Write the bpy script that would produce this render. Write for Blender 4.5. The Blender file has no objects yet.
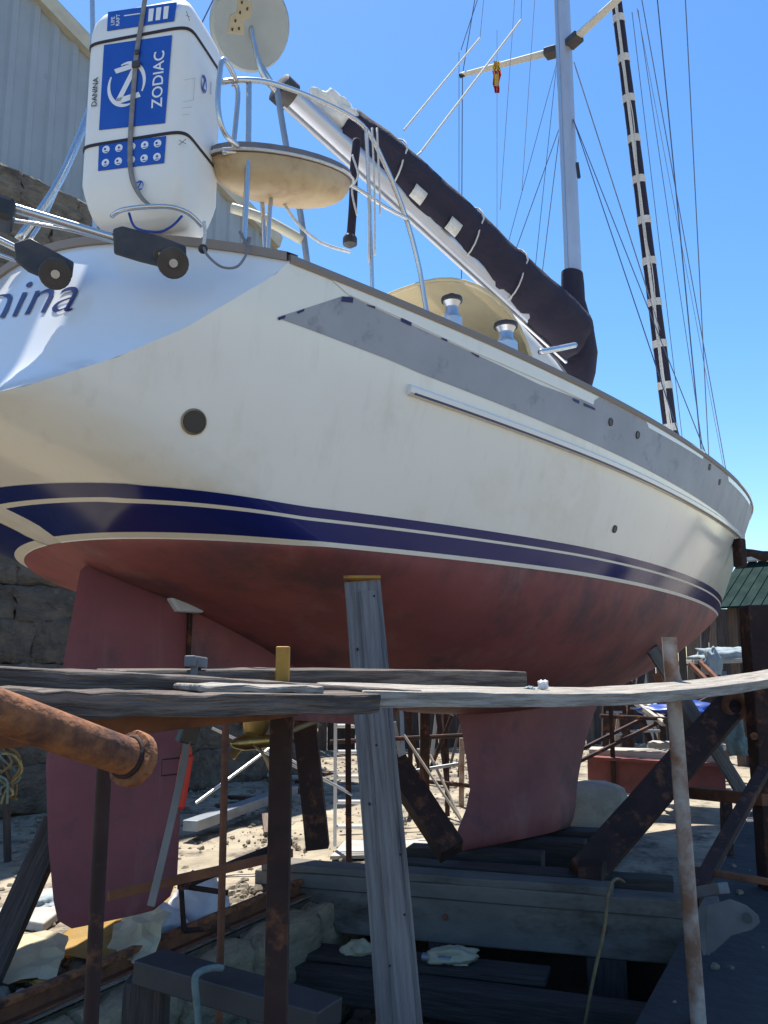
import bpy, bmesh, math, random
from mathutils import Vector, Matrix, noise
rnd = random.Random(7)
V = Vector
sc = bpy.context.scene
COL = sc.collection

# ------------------------------------------------------------------ camera
Z0 = 2.30                      # height of the boat's painted waterline above the yard ground
CAM = V((-0.985, -4.538, Z0 - 0.581))
YAW, PITCH, FPX = 0.82, 0.170, 877.0
FH = V((math.sin(YAW), math.cos(YAW), 0)); RH = V((math.cos(YAW), -math.sin(YAW), 0))
F3 = V((FH.x*math.cos(PITCH), FH.y*math.cos(PITCH), math.sin(PITCH)))
U3 = V((-FH.x*math.sin(PITCH), -FH.y*math.sin(PITCH), math.cos(PITCH)))
cd = bpy.data.cameras.new('camera'); cam = bpy.data.objects.new('camera', cd); COL.objects.link(cam)
cd.sensor_fit = 'VERTICAL'; cd.sensor_height = 36; cd.lens = FPX/1024*36
cd.clip_end = 3000; cd.clip_start = 0.05
m = Matrix((RH, U3, -F3)).transposed().to_4x4(); m.translation = CAM; cam.matrix_world = m
sc.camera = cam
# ------------------------------------------------------------------ light
SUN_EL = math.radians(68); SUN_H = V((0.45, 0.89, 0)).normalized()
w = bpy.data.worlds.new('World'); sc.world = w; w.use_nodes = True
nt = w.node_tree; bg = nt.nodes['Background']
sky = nt.nodes.new('ShaderNodeTexSky'); sky.sky_type = 'NISHITA'; sky.sun_disc = False
sky.sun_elevation = SUN_EL; sky.sun_rotation = math.atan2(SUN_H.x, SUN_H.y)
sky.air_density = 1.0; sky.dust_density = 0.3; sky.ozone_density = 3.0; sky.altitude = 0
hsv = nt.nodes.new('ShaderNodeHueSaturation'); hsv.inputs['Saturation'].default_value = 1.25
nt.links.new(sky.outputs[0], hsv.inputs['Color']); nt.links.new(hsv.outputs[0], bg.inputs[0]); bg.inputs[1].default_value = 0.115
sl = bpy.data.lights.new('sun', 'SUN'); so = bpy.data.objects.new('sun', sl); COL.objects.link(so)
sl.energy = 4.9; sl.angle = math.radians(0.53); sl.color = (1, .95, .86)
sd = V((SUN_H.x*math.cos(SUN_EL), SUN_H.y*math.cos(SUN_EL), math.sin(SUN_EL)))
so.rotation_euler = sd.to_track_quat('Z', 'Y').to_euler(); so.location = sd*60
sc.view_settings.view_transform = 'Standard'; sc.view_settings.look = 'None'
sc.view_settings.gamma = 1; sc.view_settings.exposure = 0.92

# ------------------------------------------------------------------ where a sight line meets a place in the yard
def ray(px, py): return F3 + RH*((px-384)/FPX) + U3*((512-py)/FPX)
def ond(px, py, d): r = ray(px, py); return CAM + r*(d/(r.x*FH.x + r.y*FH.y))
def onz(px, py, z): r = ray(px, py); return CAM + r*((z-CAM.z)/r.z)
def ony(px, py, y): r = ray(px, py); return CAM + r*((y-CAM.y)/r.y)
def B(u, v, z): return V((u, -v, z + Z0))     # boat frame: u forward, v to starboard, z above paint line

# ------------------------------------------------------------------ materials
MT = {}
def mk(name, c1, c2=None, scale=6, rough=.6, bump=0., metal=0., coat=0., uv=False, stretch=(1,1,1), c3=None, spots=None, spot_scale=3, detail=6, lo=.35, hi=.65, bscale=None, bdist=.01, trans=0., spec=.5, streak=None):
    mt = bpy.data.materials.new(name); mt.use_nodes = True; n = mt.node_tree.nodes; l = mt.node_tree.links
    p = n['Principled BSDF']; p.inputs['Roughness'].default_value = rough; p.inputs['Metallic'].default_value = metal
    p.inputs['Specular IOR Level'].default_value = spec
    if coat: p.inputs['Coat Weight'].default_value = coat; p.inputs['Coat Roughness'].default_value = .08
    if c2 is None: c2 = tuple(x*.82 for x in c1)
    tc = n.new('ShaderNodeTexCoord'); mp = n.new('ShaderNodeMapping'); mp.inputs['Scale'].default_value = stretch
    l.new(tc.outputs['UV' if uv else 'Object'], mp.inputs[0])
    oi = n.new('ShaderNodeObjectInfo'); add = n.new('ShaderNodeVectorMath'); add.operation = 'MULTIPLY_ADD'
    l.new(oi.outputs['Random'], add.inputs[0]); add.inputs[1].default_value = (17, 23, 31); l.new(mp.outputs[0], add.inputs[2])
    tx = n.new('ShaderNodeTexNoise'); tx.inputs['Scale'].default_value = scale; tx.inputs['Detail'].default_value = detail; tx.inputs['Roughness'].default_value = .62
    l.new(add.outputs[0], tx.inputs['Vector'])
    cr = n.new('ShaderNodeValToRGB'); e = cr.color_ramp.elements
    e[0].position = lo; e[0].color = (*c1, 1); e[1].position = hi; e[1].color = (*c2, 1)
    if c3: x = cr.color_ramp.elements.new(min(.98, hi+.12)); x.color = (*c3, 1)
    l.new(tx.outputs['Fac'], cr.inputs[0]); out = cr.outputs[0]
    if spots:
        t2 = n.new('ShaderNodeTexNoise'); t2.inputs['Scale'].default_value = spot_scale; t2.inputs['Detail'].default_value = 7; t2.inputs['Roughness'].default_value = .7
        l.new(add.outputs[0], t2.inputs['Vector'])
        r2 = n.new('ShaderNodeValToRGB'); r2.color_ramp.elements[0].position = spots[1]; r2.color_ramp.elements[1].position = spots[2]
        l.new(t2.outputs['Fac'], r2.inputs[0])
        mx = n.new('ShaderNodeMix'); mx.data_type = 'RGBA'; l.new(r2.outputs[0], mx.inputs[0]); l.new(out, mx.inputs[6]); mx.inputs[7].default_value = (*spots[0], 1); out = mx.outputs[2]
    if streak:      # run-off marks: narrow across, long down the surface
        m2 = n.new('ShaderNodeMapping'); m2.inputs['Scale'].default_value = streak[3]; l.new(tc.outputs['Object'], m2.inputs[0])
        t4 = n.new('ShaderNodeTexNoise'); t4.inputs['Scale'].default_value = 1; t4.inputs['Detail'].default_value = 8; t4.inputs['Roughness'].default_value = .65; l.new(m2.outputs[0], t4.inputs['Vector'])
        r4 = n.new('ShaderNodeMapRange'); r4.inputs[1].default_value = streak[1]; r4.inputs[2].default_value = streak[2]; r4.inputs[4].default_value = streak[4]; l.new(t4.outputs['Fac'], r4.inputs[0])
        m4 = n.new('ShaderNodeMix'); m4.data_type = 'RGBA'; l.new(r4.outputs[0], m4.inputs[0]); l.new(out, m4.inputs[6]); m4.inputs[7].default_value = (*streak[0], 1); out = m4.outputs[2]
    l.new(out, p.inputs['Base Color'])
    # a little roughness break-up
    mr = n.new('ShaderNodeMapRange'); mr.inputs[3].default_value = max(.03, rough*.8); mr.inputs[4].default_value = min(1, rough*1.2)
    l.new(tx.outputs['Fac'], mr.inputs[0]); l.new(mr.outputs[0], p.inputs['Roughness'])
    if bump:
        t3 = n.new('ShaderNodeTexNoise'); t3.inputs['Scale'].default_value = bscale or scale*3; t3.inputs['Detail'].default_value = 6
        l.new(add.outputs[0], t3.inputs['Vector'])
        bp = n.new('ShaderNodeBump'); bp.inputs['Strength'].default_value = bump; bp.inputs['Distance'].default_value = bdist
        l.new(t3.outputs['Fac'], bp.inputs['Height']); l.new(bp.outputs[0], p.inputs['Normal'])
    if trans:
        td = n.new('ShaderNodeBsdfTranslucent'); l.new(out, td.inputs[0]); ms = n.new('ShaderNodeMixShader'); ms.inputs[0].default_value = trans
        l.new(p.outputs[0], ms.inputs[1]); l.new(td.outputs[0], ms.inputs[2]); l.new(ms.outputs[0], n['Material Output'].inputs[0])
    MT[name] = mt; return mt
mk('gelcoat', (.83,.805,.735), (.79,.76,.685), scale=.9, rough=.22, coat=.3, spots=((.66,.58,.44), .56, .85), spot_scale=.9, streak=((.55,.48,.37), .54, .82, (8,8,.4), .40), bump=.06, bscale=1.6, bdist=.02)
mk('gelcoat_white', (.80,.80,.79), (.76,.76,.74), scale=1.2, rough=.22, coat=.3)
mk('antifoul', (.265,.078,.074), (.20,.058,.060), scale=2.2, rough=.66, bump=.25, bscale=45, bdist=.003, c3=(.29,.12,.11), spots=((.10,.050,.058), .50, .66), spot_scale=1.3, streak=((.30,.17,.16), .56, .74, (3.,3.,1.1), .5))
mk('antifoul_rudder', (.25,.070,.078), (.20,.060,.068), scale=2.4, rough=.68, bump=.25, bscale=45, bdist=.003, spots=((.13,.055,.06), .52, .68), spot_scale=2, streak=((.30,.16,.15), .55, .75, (6.,6.,.8), .5))
mk('stripe_blue', (.010,.016,.115), (.013,.020,.13), scale=2, rough=.16, spec=.32)
mk('stripe_white', (.78,.74,.64), (.72,.68,.58), scale=3, rough=.3)
mk('primer_grey', (.35,.36,.39), (.30,.31,.335), scale=2.2, rough=.55, streak=((.36,.38,.38), .55, .78, (3,3,1.5), .6), c3=(.25,.29,.29), spots=((.20,.21,.25), .56, .72), spot_scale=5)
mk('masking_blue', (.02,.03,.13), rough=.6)
mk('primer_white', (.62,.62,.62), (.52,.53,.54), scale=4, rough=.6)
mk('steel', (.62,.62,.62), (.54,.54,.54), scale=4, rough=.24, metal=.8)
mk('aluminium', (.60,.61,.63), (.53,.54,.56), scale=2, rough=.34, metal=.85)
mk('mast_paint', (.55,.56,.60), (.47,.48,.52), scale=1.5, rough=.35, metal=.5)
mk('spreader_cream', (.62,.60,.52), (.55,.53,.46), scale=3, rough=.4)
mk('black_plastic', (.022,.021,.022), (.032,.03,.03), scale=7, rough=.42)
mk('hinge_plastic', (.035,.03,.03), (.07,.058,.052), scale=9, rough=.5, bump=.2)
mk('canvas_navy', (.016,.012,.026), (.024,.018,.036), scale=5, rough=.85, bump=.5, bscale=14, bdist=.03)
mk('canvas_white', (.80,.79,.76), (.72,.71,.68), scale=3, rough=.8, bump=.3, bscale=7, bdist=.03, trans=.25)
mk('canvas_tan', (.66,.56,.36), (.58,.48,.30), scale=3, rough=.85, bump=.3, bscale=7, bdist=.02, trans=.35)
mk('seat_tan', (.58,.43,.24), (.42,.28,.14), scale=4, rough=.5, spots=((.34,.19,.09), .55, .75), spot_scale=4)
mk('cushion_grey', (.20,.19,.20), (.14,.13,.15), scale=6, rough=.8)
mk('raft_white', (.80,.80,.77), (.75,.74,.70), scale=2, rough=.38, spots=((.66,.61,.50), .62, .85), spot_scale=2.5)
mk('print_blue', (.012,.075,.40), (.016,.09,.43), scale=6, rough=.4)
mk('print_white', (.80,.80,.80), (.78,.78,.78), rough=.4)
mk('print_black', (.02,.02,.025), rough=.5)
mk('letter_navy', (.02,.02,.12), rough=.3)
mk('strap_grey', (.26,.25,.24), (.19,.18,.18), scale=30, rough=.8)
mk('strap_black', (.03,.022,.028), rough=.7)
mk('rope_white', (.68,.66,.62), (.52,.50,.46), scale=60, rough=.85)
mk('rope_grey', (.22,.22,.24), rough=.8)
mk('rope_green', (.16,.21,.20), (.11,.15,.145), scale=30, rough=.85)
mk('rope_yellow', (.20,.14,.06), (.13,.09,.04), scale=30, rough=.8)
mk('wire', (.16,.16,.20), rough=.4, metal=.6)
mk('flag_red', (.55,.03,.03), rough=.8, trans=.3)
mk('flag_yellow', (.75,.50,.05), rough=.8, trans=.3)
mk('dish_grey', (.34,.37,.37), (.29,.32,.32), scale=3, rough=.45)
mk('bracket_tan', (.40,.35,.24), (.32,.27,.17), scale=6, rough=.5)
mk('teak', (.30,.25,.21), (.22,.18,.15), scale=5, rough=.7, uv=True, stretch=(1,12,1))
mk('channel_paint', (.035,.035,.038), (.022,.022,.024), scale=5, rough=.6)
mk('yard_shade_dark', (.042,.042,.045), (.026,.026,.03), scale=1.6, rough=.95, bump=.6, bscale=12, bdist=.02, spots=((.075,.07,.065), .58, .75), spot_scale=3)  # ground colour lowered to stand for the hull's shade
mk('plank_wood', (.19,.148,.12), (.075,.058,.048), scale=4, rough=.85, uv=True, stretch=(.8,13,1), bump=1., bscale=9, bdist=.02, lo=.42, hi=.58, spots=((.045,.036,.032), .52, .66), spot_scale=2.2)
mk('plank_grey', (.40,.365,.32), (.25,.225,.195), scale=4, rough=.85, uv=True, stretch=(.8,13,1), bump=1., bscale=9, bdist=.018, lo=.42, hi=.58, spots=((.16,.14,.12), .57, .72), spot_scale=2.0)
mk('prop_wood', (.215,.19,.175), (.14,.122,.115), scale=4, rough=.8, uv=True, stretch=(.5,11,1), bump=.8, bscale=8, bdist=.012, lo=.40, hi=.60, spots=((.07,.065,.07), .57, .68), spot_scale=2.2)
mk('timber_dark', (.065,.05,.045), (.035,.028,.026), scale=4, rough=.9, uv=True, stretch=(.8,9,1), bump=.7, bscale=8, bdist=.015)
mk('timber_brown', (.16,.115,.085), (.09,.065,.05), scale=4, rough=.9, uv=True, stretch=(.8,9,1), bump=.6, bscale=8, bdist=.012)
mk('timber_pale', (.46,.42,.36), (.33,.30,.26), scale=4, rough=.9, uv=True, stretch=(.8,9,1), bump=.5, bscale=8, bdist=.01)
mk('rust', (.20,.075,.032), (.10,.038,.022), scale=7, rough=.85, bump=.6, bscale=26, bdist=.006, c3=(.30,.13,.05), spots=((.05,.022,.018), .56, .72), spot_scale=4)
mk('rust_orange', (.30,.115,.040), (.11,.042,.022), scale=14, rough=.9, bump=1., bscale=60, bdist=.006, lo=.40, hi=.60, c3=(.055,.024,.018), spots=((.045,.022,.018), .55, .63), spot_scale=9)
mk('rust_dark', (.036,.014,.011), (.022,.010,.009), scale=7, rough=.88, bump=.5, bscale=26, bdist=.006, spots=((.15,.055,.024), .54, .66), spot_scale=6)
mk('rust_white', (.42,.36,.31), (.22,.11,.065), scale=5, rough=.8, bump=.4, bscale=30, bdist=.004, lo=.40, hi=.60)
mk('paint_redbrown', (.20,.050,.040), (.15,.040,.035), scale=5, rough=.7, spots=((.07,.03,.025), .58, .72), spot_scale=4)
mk('beam_grey', (.165,.15,.13), (.12,.108,.095), scale=3, rough=.85, uv=True, stretch=(.7,1.6,1), bump=.6, bscale=7, bdist=.015, spots=((.06,.045,.035), .53, .68), spot_scale=1.6)
mk('paint_pale', (.095,.085,.075), (.06,.055,.05), scale=4, rough=.7, bump=.3, spots=((.11,.06,.04), .62, .72), spot_scale=3)
mk('steel_paint_grey', (.17,.175,.18), (.12,.12,.125), scale=5, rough=.6, spots=((.12,.07,.05), .62, .72), spot_scale=5)
mk('yellow_paint', (.45,.22,.025), (.28,.12,.018), scale=9, rough=.6, spots=((.10,.04,.02), .56, .64), spot_scale=8)
mk('red_handle', (.62,.035,.018), (.55,.03,.015), rough=.4)
mk('bronze', (.45,.30,.10), (.30,.18,.06), scale=8, rough=.32, metal=.8)
mk('bronze_dull', (.34,.25,.14), (.24,.17,.09), scale=6, rough=.6, metal=.3)
mk('concrete', (.42,.37,.29), (.31,.27,.21), scale=3, rough=.95, bump=.6, bscale=14, bdist=.02, c3=(.48,.43,.35), spots=((.20,.17,.13), .56, .74), spot_scale=2)
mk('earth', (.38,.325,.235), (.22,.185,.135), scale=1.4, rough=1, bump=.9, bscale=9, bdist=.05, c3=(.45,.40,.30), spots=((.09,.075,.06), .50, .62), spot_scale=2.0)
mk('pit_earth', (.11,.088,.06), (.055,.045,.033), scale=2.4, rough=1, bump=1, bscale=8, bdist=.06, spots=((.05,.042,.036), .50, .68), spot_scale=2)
mk('rust_stain', (.52,.40,.23), (.60,.50,.33), scale=20, rough=.4)
mk('curb_stone', (.36,.28,.165), (.24,.185,.115), scale=3, rough=.95, bump=.8, bscale=12, bdist=.03, spots=((.18,.135,.09), .56, .74), spot_scale=2.5)
mk('wall_stone', (.17,.145,.11), (.10,.088,.072), scale=2.6, rough=.98, bump=1, bscale=9, bdist=.05, c3=(.21,.185,.14), spots=((.05,.045,.04), .50, .70), spot_scale=2.2)
mk('wall_mortar', (.16,.14,.115), (.10,.09,.08), scale=6, rough=1, bump=1, bscale=14, bdist=.04)
mk('brick_red', (.30,.10,.055), (.22,.075,.045), scale=6, rough=.95, bump=.6)
mk('corrugated', (.30,.34,.37), (.26,.30,.33), scale=.8, rough=.5, spots=((.20,.21,.21), .62, .8), spot_scale=2)
mk('trim_cream', (.50,.47,.36), (.42,.39,.30), scale=4, rough=.6)
mk('roof_green', (.008,.030,.028), (.005,.02,.018), scale=4, rough=.9, spec=.1)
mk('cloth_blue', (.30,.36,.39), (.22,.27,.30), scale=8, rough=.85)
mk('tarp_blue', (.012,.06,.32), (.010,.045,.25), scale=5, rough=.4)
mk('bag_white', (.72,.73,.75), (.60,.61,.64), scale=7, rough=.35, trans=.2)
mk('paper_yellow', (.62,.42,.13), (.50,.31,.08), scale=4, rough=.7, trans=.5)
mk('paper_pale', (.70,.64,.46), (.58,.50,.32), scale=4, rough=.7, trans=.3)
mk('slab_grey', (.38,.37,.35), (.30,.29,.275), scale=5, rough=.9, bump=.4)
mk('awning_red', (.55,.06,.06), rough=.8); mk('rag', (.36,.30,.12), (.15,.14,.08), scale=20, rough=.9)
mk('zinc', (.30,.33,.37), (.22,.25,.29), scale=6, rough=.45, metal=.5)
mk('rubble', (.30,.255,.19), (.14,.12,.09), scale=4, rough=1, bump=.6)

# ------------------------------------------------------------------ mesh helpers
ORG = {}
def root(name, loc, label=None, cat=None, group=None, kind=None):
    o = bpy.data.objects.new(name, None); COL.objects.link(o); o.location = loc; o.empty_display_size = .1; ORG[o.name] = V(loc)
    return tag(o, label, cat, group, kind)
def tag(o, label=None, cat=None, group=None, kind=None):
    if label: o['label'] = label
    if cat: o['category'] = cat
    if group: o['group'] = group
    if kind: o['kind'] = kind
    return o
class MB:
    def __init__(s): s.v = []; s.f = []; s.uv = []; s.mi = []
    def face(s, idx, uv=None, mi=0): s.f.append(tuple(idx)); s.uv.append(uv); s.mi.append(mi)
    def add(s, pts): i = len(s.v); s.v += [V(p) for p in pts]; return i
    def tube(s, pts, r, n=10, cap=True, closed=False):
        pts = [V(p) for p in pts]; rr = r if isinstance(r, (list, tuple)) else [r]*len(pts); L = 0; k = len(pts); up = None; st = len(s.v); Ls = []
        for i, p in enumerate(pts):
            if closed: t = pts[(i+1) % k] - pts[i-1]
            else: t = pts[min(i+1, k-1)] - pts[max(i-1, 0)]
            t = t.normalized() if t.length > 1e-9 else V((0,0,1))
            if up is None: up = t.orthogonal().normalized()
            up = (up - t*up.dot(t)); up = up.normalized() if up.length > 1e-6 else t.orthogonal().normalized(); sd_ = t.cross(up)
            if i: L += (p-pts[i-1]).length
            Ls.append(L)
            for j in range(n): a = 2*math.pi*j/n; s.v.append(p + (up*math.cos(a) + sd_*math.sin(a))*rr[i])
        rng = range(k if closed else k-1)
        for i in rng:
            i2 = (i+1) % k
            for j in range(n):
                j2 = (j+1) % n; per = 6.28*rr[i]
                l0, l1 = Ls[i], (Ls[i2] if i2 > i else Ls[i]+.1)
                s.face((st+i*n+j, st+i*n+j2, st+i2*n+j2, st+i2*n+j), [(l0, per*j/n), (l0, per*(j+1)/n), (l1, per*(j+1)/n), (l1, per*j/n)])
        if cap and not closed:
            s.face([st+j for j in range(n)][::-1]); s.face([st+(k-1)*n+j for j in range(n)])
        return s
    def bar(s, p0, p1, w_, h, side=None, seg=1, jit=0., pts=None, taper=1., seed=0):
        # rectangular section along p0->p1 (or a polyline): w_ across 'side', h across the other
        P = [V(p) for p in pts] if pts else [V(p0).lerp(V(p1), i/seg) for i in range(seg+1)]
        k = len(P); st = len(s.v); R_ = random.Random(seed*7919+k); L = 0; Ls = []
        for i, p in enumerate(P):
            t = (P[min(i+1,k-1)] - P[max(i-1,0)]).normalized()
            sd_ = V(side) if side is not None else (t.cross(V((0,0,1))) if abs(t.z) < .95 else V((RH)))
            sd_ = (sd_ - t*sd_.dot(t)).normalized(); up = sd_.cross(t).normalized()
            if up.z < 0 and abs(t.z) < .95: up = -up
            if i: L += (p-P[i-1]).length
            Ls.append(L); g = 1+(taper-1)*i/max(1,k-1)
            for a, b in ((-1,-1),(1,-1),(1,1),(-1,1)):
                q = p + sd_*(a*w_*.5*g) + up*(b*h*.5*g)
                if jit: q += V((R_.uniform(-jit,jit), R_.uniform(-jit,jit), R_.uniform(-jit,jit)))
                s.v.append(q)
        per = [0, w_, w_+h, 2*w_+h, 2*w_+2*h]
        for i in range(k-1):
            for j in range(4):
                j2 = (j+1) % 4
                s.face((st+i*4+j, st+i*4+j2, st+i*4+4+j2, st+i*4+4+j), [(Ls[i], per[j]), (Ls[i], per[j+1]), (Ls[i+1], per[j+1]), (Ls[i+1], per[j])])
        s.face((st+3, st+2, st+1, st), [(0,0),(.0,w_),(h,w_),(h,0)]); e = st+(k-1)*4; s.face((e, e+1, e+2, e+3), [(0,0),(.0,w_),(h,w_),(h,0)])
        return s
    def box(s, c, ax, ay, az):   # centre and three half-axis vectors
        c = V(c); i = len(s.v)
        for z in (-1,1):
            for a, b in ((-1,-1),(1,-1),(1,1),(-1,1)): s.v.append(c + V(ax)*a + V(ay)*b + V(az)*z)
        for q in ((0,3,2,1),(4,5,6,7),(0,1,5,4),(1,2,6,5),(2,3,7,6),(3,0,4,7)): s.face([i+x for x in q])
        return s
    def disc(s, c, nrm, r, th, n=24, r2=None):
        nrm = V(nrm).normalized(); return s.tube([V(c)-nrm*th*.5, V(c)+nrm*th*.5], [r, r2 or r], n)
    def lathe(s, base, axis, prof, n=20):
        axis = V(axis).normalized(); up = axis.orthogonal().normalized(); sd_ = axis.cross(up); st = len(s.v); base = V(base)
        for r, h in prof:
            for j in range(n): a = 2*math.pi*j/n; s.v.append(base + axis*h + (up*math.cos(a)+sd_*math.sin(a))*r)
        for i in range(len(prof)-1):
            for j in range(n): j2 = (j+1) % n; s.face((st+i*n+j, st+i*n+j2, st+(i+1)*n+j2, st+(i+1)*n+j))
        s.face([st+j for j in range(n)][::-1]); s.face([st+(len(prof)-1)*n+j for j in range(n)]); return s
    def prism(s, poly, nrm, th):   # polygon (list of points) thickened along nrm
        nrm = V(nrm).normalized()*th*.5; k = len(poly); i = s.add([V(p)-nrm for p in poly] + [V(p)+nrm for p in poly])
        s.face(list(range(i, i+k))[::-1]); s.face(range(i+k, i+2*k))
        for j in range(k): j2 = (j+1) % k; s.face((i+j, i+j2, i+k+j2, i+k+j))
        return s
    def grid(s, rows, closed=False):
        i = len(s.v); nr, nc = len(rows), len(rows[0])
        for r in rows: s.v += [V(p) for p in r]
        for a in range(nr-1):
            for b in range(nc-1 if not closed else nc):
                b2 = (b+1) % nc; s.face((i+a*nc+b, i+a*nc+b2, i+(a+1)*nc+b2, i+(a+1)*nc+b))
        return s
    def build(s, name, mat, parent=None, smooth=False, bevel=0., label=None, cat=None, group=None, kind=None, solid=0., merge=True, auto=None):
        me = bpy.data.meshes.new(name)
        if parent is not None: org = ORG[parent.name]
        else:
            xs = [v.x for v in s.v]; ys = [v.y for v in s.v]; zs = [v.z for v in s.v]
            org = V(((min(xs)+max(xs))/2, (min(ys)+max(ys))/2, min(zs)))
        me.from_pydata([tuple(v-org) for v in s.v], [], s.f)
        ul = me.uv_layers.new(name='UVMap'); k = 0
        for fi, f in enumerate(s.f):
            for j in range(len(f)):
                ul.data[k].uv = s.uv[fi][j] if s.uv[fi] else (0, 0); k += 1
        bm = bmesh.new(); bm.from_mesh(me)
        if merge: bmesh.ops.remove_doubles(bm, verts=bm.verts, dist=1e-5)
        bmesh.ops.recalc_face_normals(bm, faces=bm.faces); bm.to_mesh(me); bm.free()
        o = bpy.data.objects.new(name, me); COL.objects.link(o)
        me.materials.append(MT[mat])
        if smooth:
            for p in me.polygons: p.use_smooth = True
            if auto is not None:
                me.set_sharp_from_angle(angle=math.radians(auto))
        if parent is not None: o.parent = parent; ORG[o.name] = org
        else: o.location = org; ORG[o.name] = org
        if solid: md = o.modifiers.new('solid', 'SOLIDIFY'); md.thickness = solid; md.offset = 0
        if bevel: md = o.modifiers.new('bevel', 'BEVEL'); md.width = bevel; md.segments = 2; md.limit_method = 'ANGLE'
        return tag(o, label, cat, group, kind)
def smoothpath(pts, n=6):
    P = [V(p) for p in pts]; out = []
    for i in range(len(P)-1):
        a, b, c, d = P[max(i-1,0)], P[i], P[i+1], P[min(i+2,len(P)-1)]
        for k in range(n):
            t = k/n; out.append(.5*((2*b) + (c-a)*t + (2*a-5*b+4*c-d)*t*t + (3*b-a-3*c+d)*t**3))
    out.append(P[-1]); return out
def interp(tab, x):
    if x <= tab[0][0]: return tab[0][1]
    for (a, p), (b, q) in zip(tab, tab[1:]):
        if x <= b: t = (x-a)/(b-a); return p+(q-p)*t
    return tab[-1][1]
def sinterp(tab, x):   # smooth (Catmull-Rom, non uniform enough for our tables)
    n = len(tab)
    if x <= tab[0][0]: return tab[0][1]
    if x >= tab[-1][0]: return tab[-1][1]
    for i in range(n-1):
        if x <= tab[i+1][0]:
            x0, y0 = tab[i]; x1, y1 = tab[i+1]; h = x1-x0
            m0 = (y1-tab[i-1][1])/(x1-tab[i-1][0]) if i > 0 else (y1-y0)/h
            m1 = (tab[i+2][1]-y0)/(tab[i+2][0]-x0) if i+2 < n else (y1-y0)/h
            t = (x-x0)/h
            return (2*t**3-3*t*t+1)*y0+(t**3-2*t*t+t)*h*m0+(-2*t**3+3*t*t)*y1+(t**3-t*t)*h*m1
def text_part(name, txt, mat, origin, ex, ey, size, parent, shear=0., ext=.001, align='CENTER', squash=1., bold=.012):
    cu = bpy.data.curves.new(name, 'FONT'); cu.body = txt; cu.size = 1; cu.offset = bold; cu.align_x = align; cu.align_y = 'CENTER'; cu.shear = shear; cu.resolution_u = 4
    ob = bpy.data.objects.new('tmp', cu); COL.objects.link(ob)
    me = bpy.data.meshes.new_from_object(ob.evaluated_get(bpy.context.evaluated_depsgraph_get()))
    bpy.data.objects.remove(ob); bpy.data.curves.remove(cu)
    ex = V(ex).normalized(); ey = V(ey).normalized(); org = ORG[parent.name]
    for v in me.vertices: v.co = V(origin) + ex*(v.co.x*size*squash) + ey*(v.co.y*size) - org
    me.name = name; me.materials.clear(); me.materials.append(MT[mat])
    o = bpy.data.objects.new(name, me); COL.objects.link(o); o.parent = parent; ORG[o.name] = org
    return o

# slipway frame: s along the rails, off towards the camera side
SO = V((.9, -.13, 0)); SD = V((.96, .28, 0)).normalized(); SN = V((SD.y, -SD.x, 0))
def S(s, off, z): return SO + SD*s + SN*off + V((0,0,z))
# ================================================================== SETTING
TS0, TS1, TO0, TO1, TZ = -6.0, 3.78, .10, 2.72, -1.0     # slip trench
def sheet(mb, s0, s1, o0, o1, z, ds, do, amp=0., freq=1.2):
    ns = max(1, int((s1-s0)/ds)); no = max(1, int((o1-o0)/do)); rows = []
    for i in range(ns+1):
        r = []
        for j in range(no+1):
            p = S(s0+(s1-s0)*i/ns, o0+(o1-o0)*j/no, z)
            e = 0 if (i in (0, ns) or j in (0, no)) else 1
            p.z += e*amp*noise.fractal(p*freq, 1, 2, 4); r.append(p)
        rows.append(r)
    mb.grid(rows)
g = MB()
FAR = 400
sheet(g, TS0, 16, -6.5, TO0, 0, .16, .16, .035)          # port side yard
sheet(g, TS1, 16, TO0, TO1, 0, .16, .16, .035); sheet(g, 9, 16, TO1, 7, 0, .3, .3, .02)
sheet(g, -FAR, TS0, -FAR, FAR, 0, FAR, FAR); sheet(g, 16, FAR, -FAR, FAR, 0, FAR, FAR)
sheet(g, TS0, 16, 7, FAR, 0, 11, FAR); sheet(g, TS0, 16, -FAR, -6.5, 0, 11, FAR)
g.build('ground', 'earth', kind='structure', smooth=True)
g = MB(); sheet(g, TS0, 9, TO1, 7, 0, .2, .2, .02); g.build('shade_dark_apron', 'yard_shade_dark', kind='structure', smooth=True)  # separate sheet with the boat's shadow put into its dark colour
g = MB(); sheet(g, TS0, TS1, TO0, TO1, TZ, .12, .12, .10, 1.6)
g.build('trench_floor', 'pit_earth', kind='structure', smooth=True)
g = MB()
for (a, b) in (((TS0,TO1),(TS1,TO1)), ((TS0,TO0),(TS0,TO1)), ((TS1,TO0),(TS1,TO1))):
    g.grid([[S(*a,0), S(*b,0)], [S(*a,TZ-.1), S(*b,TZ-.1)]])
g.build('trench_wall', 'pit_earth', kind='structure')
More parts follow.
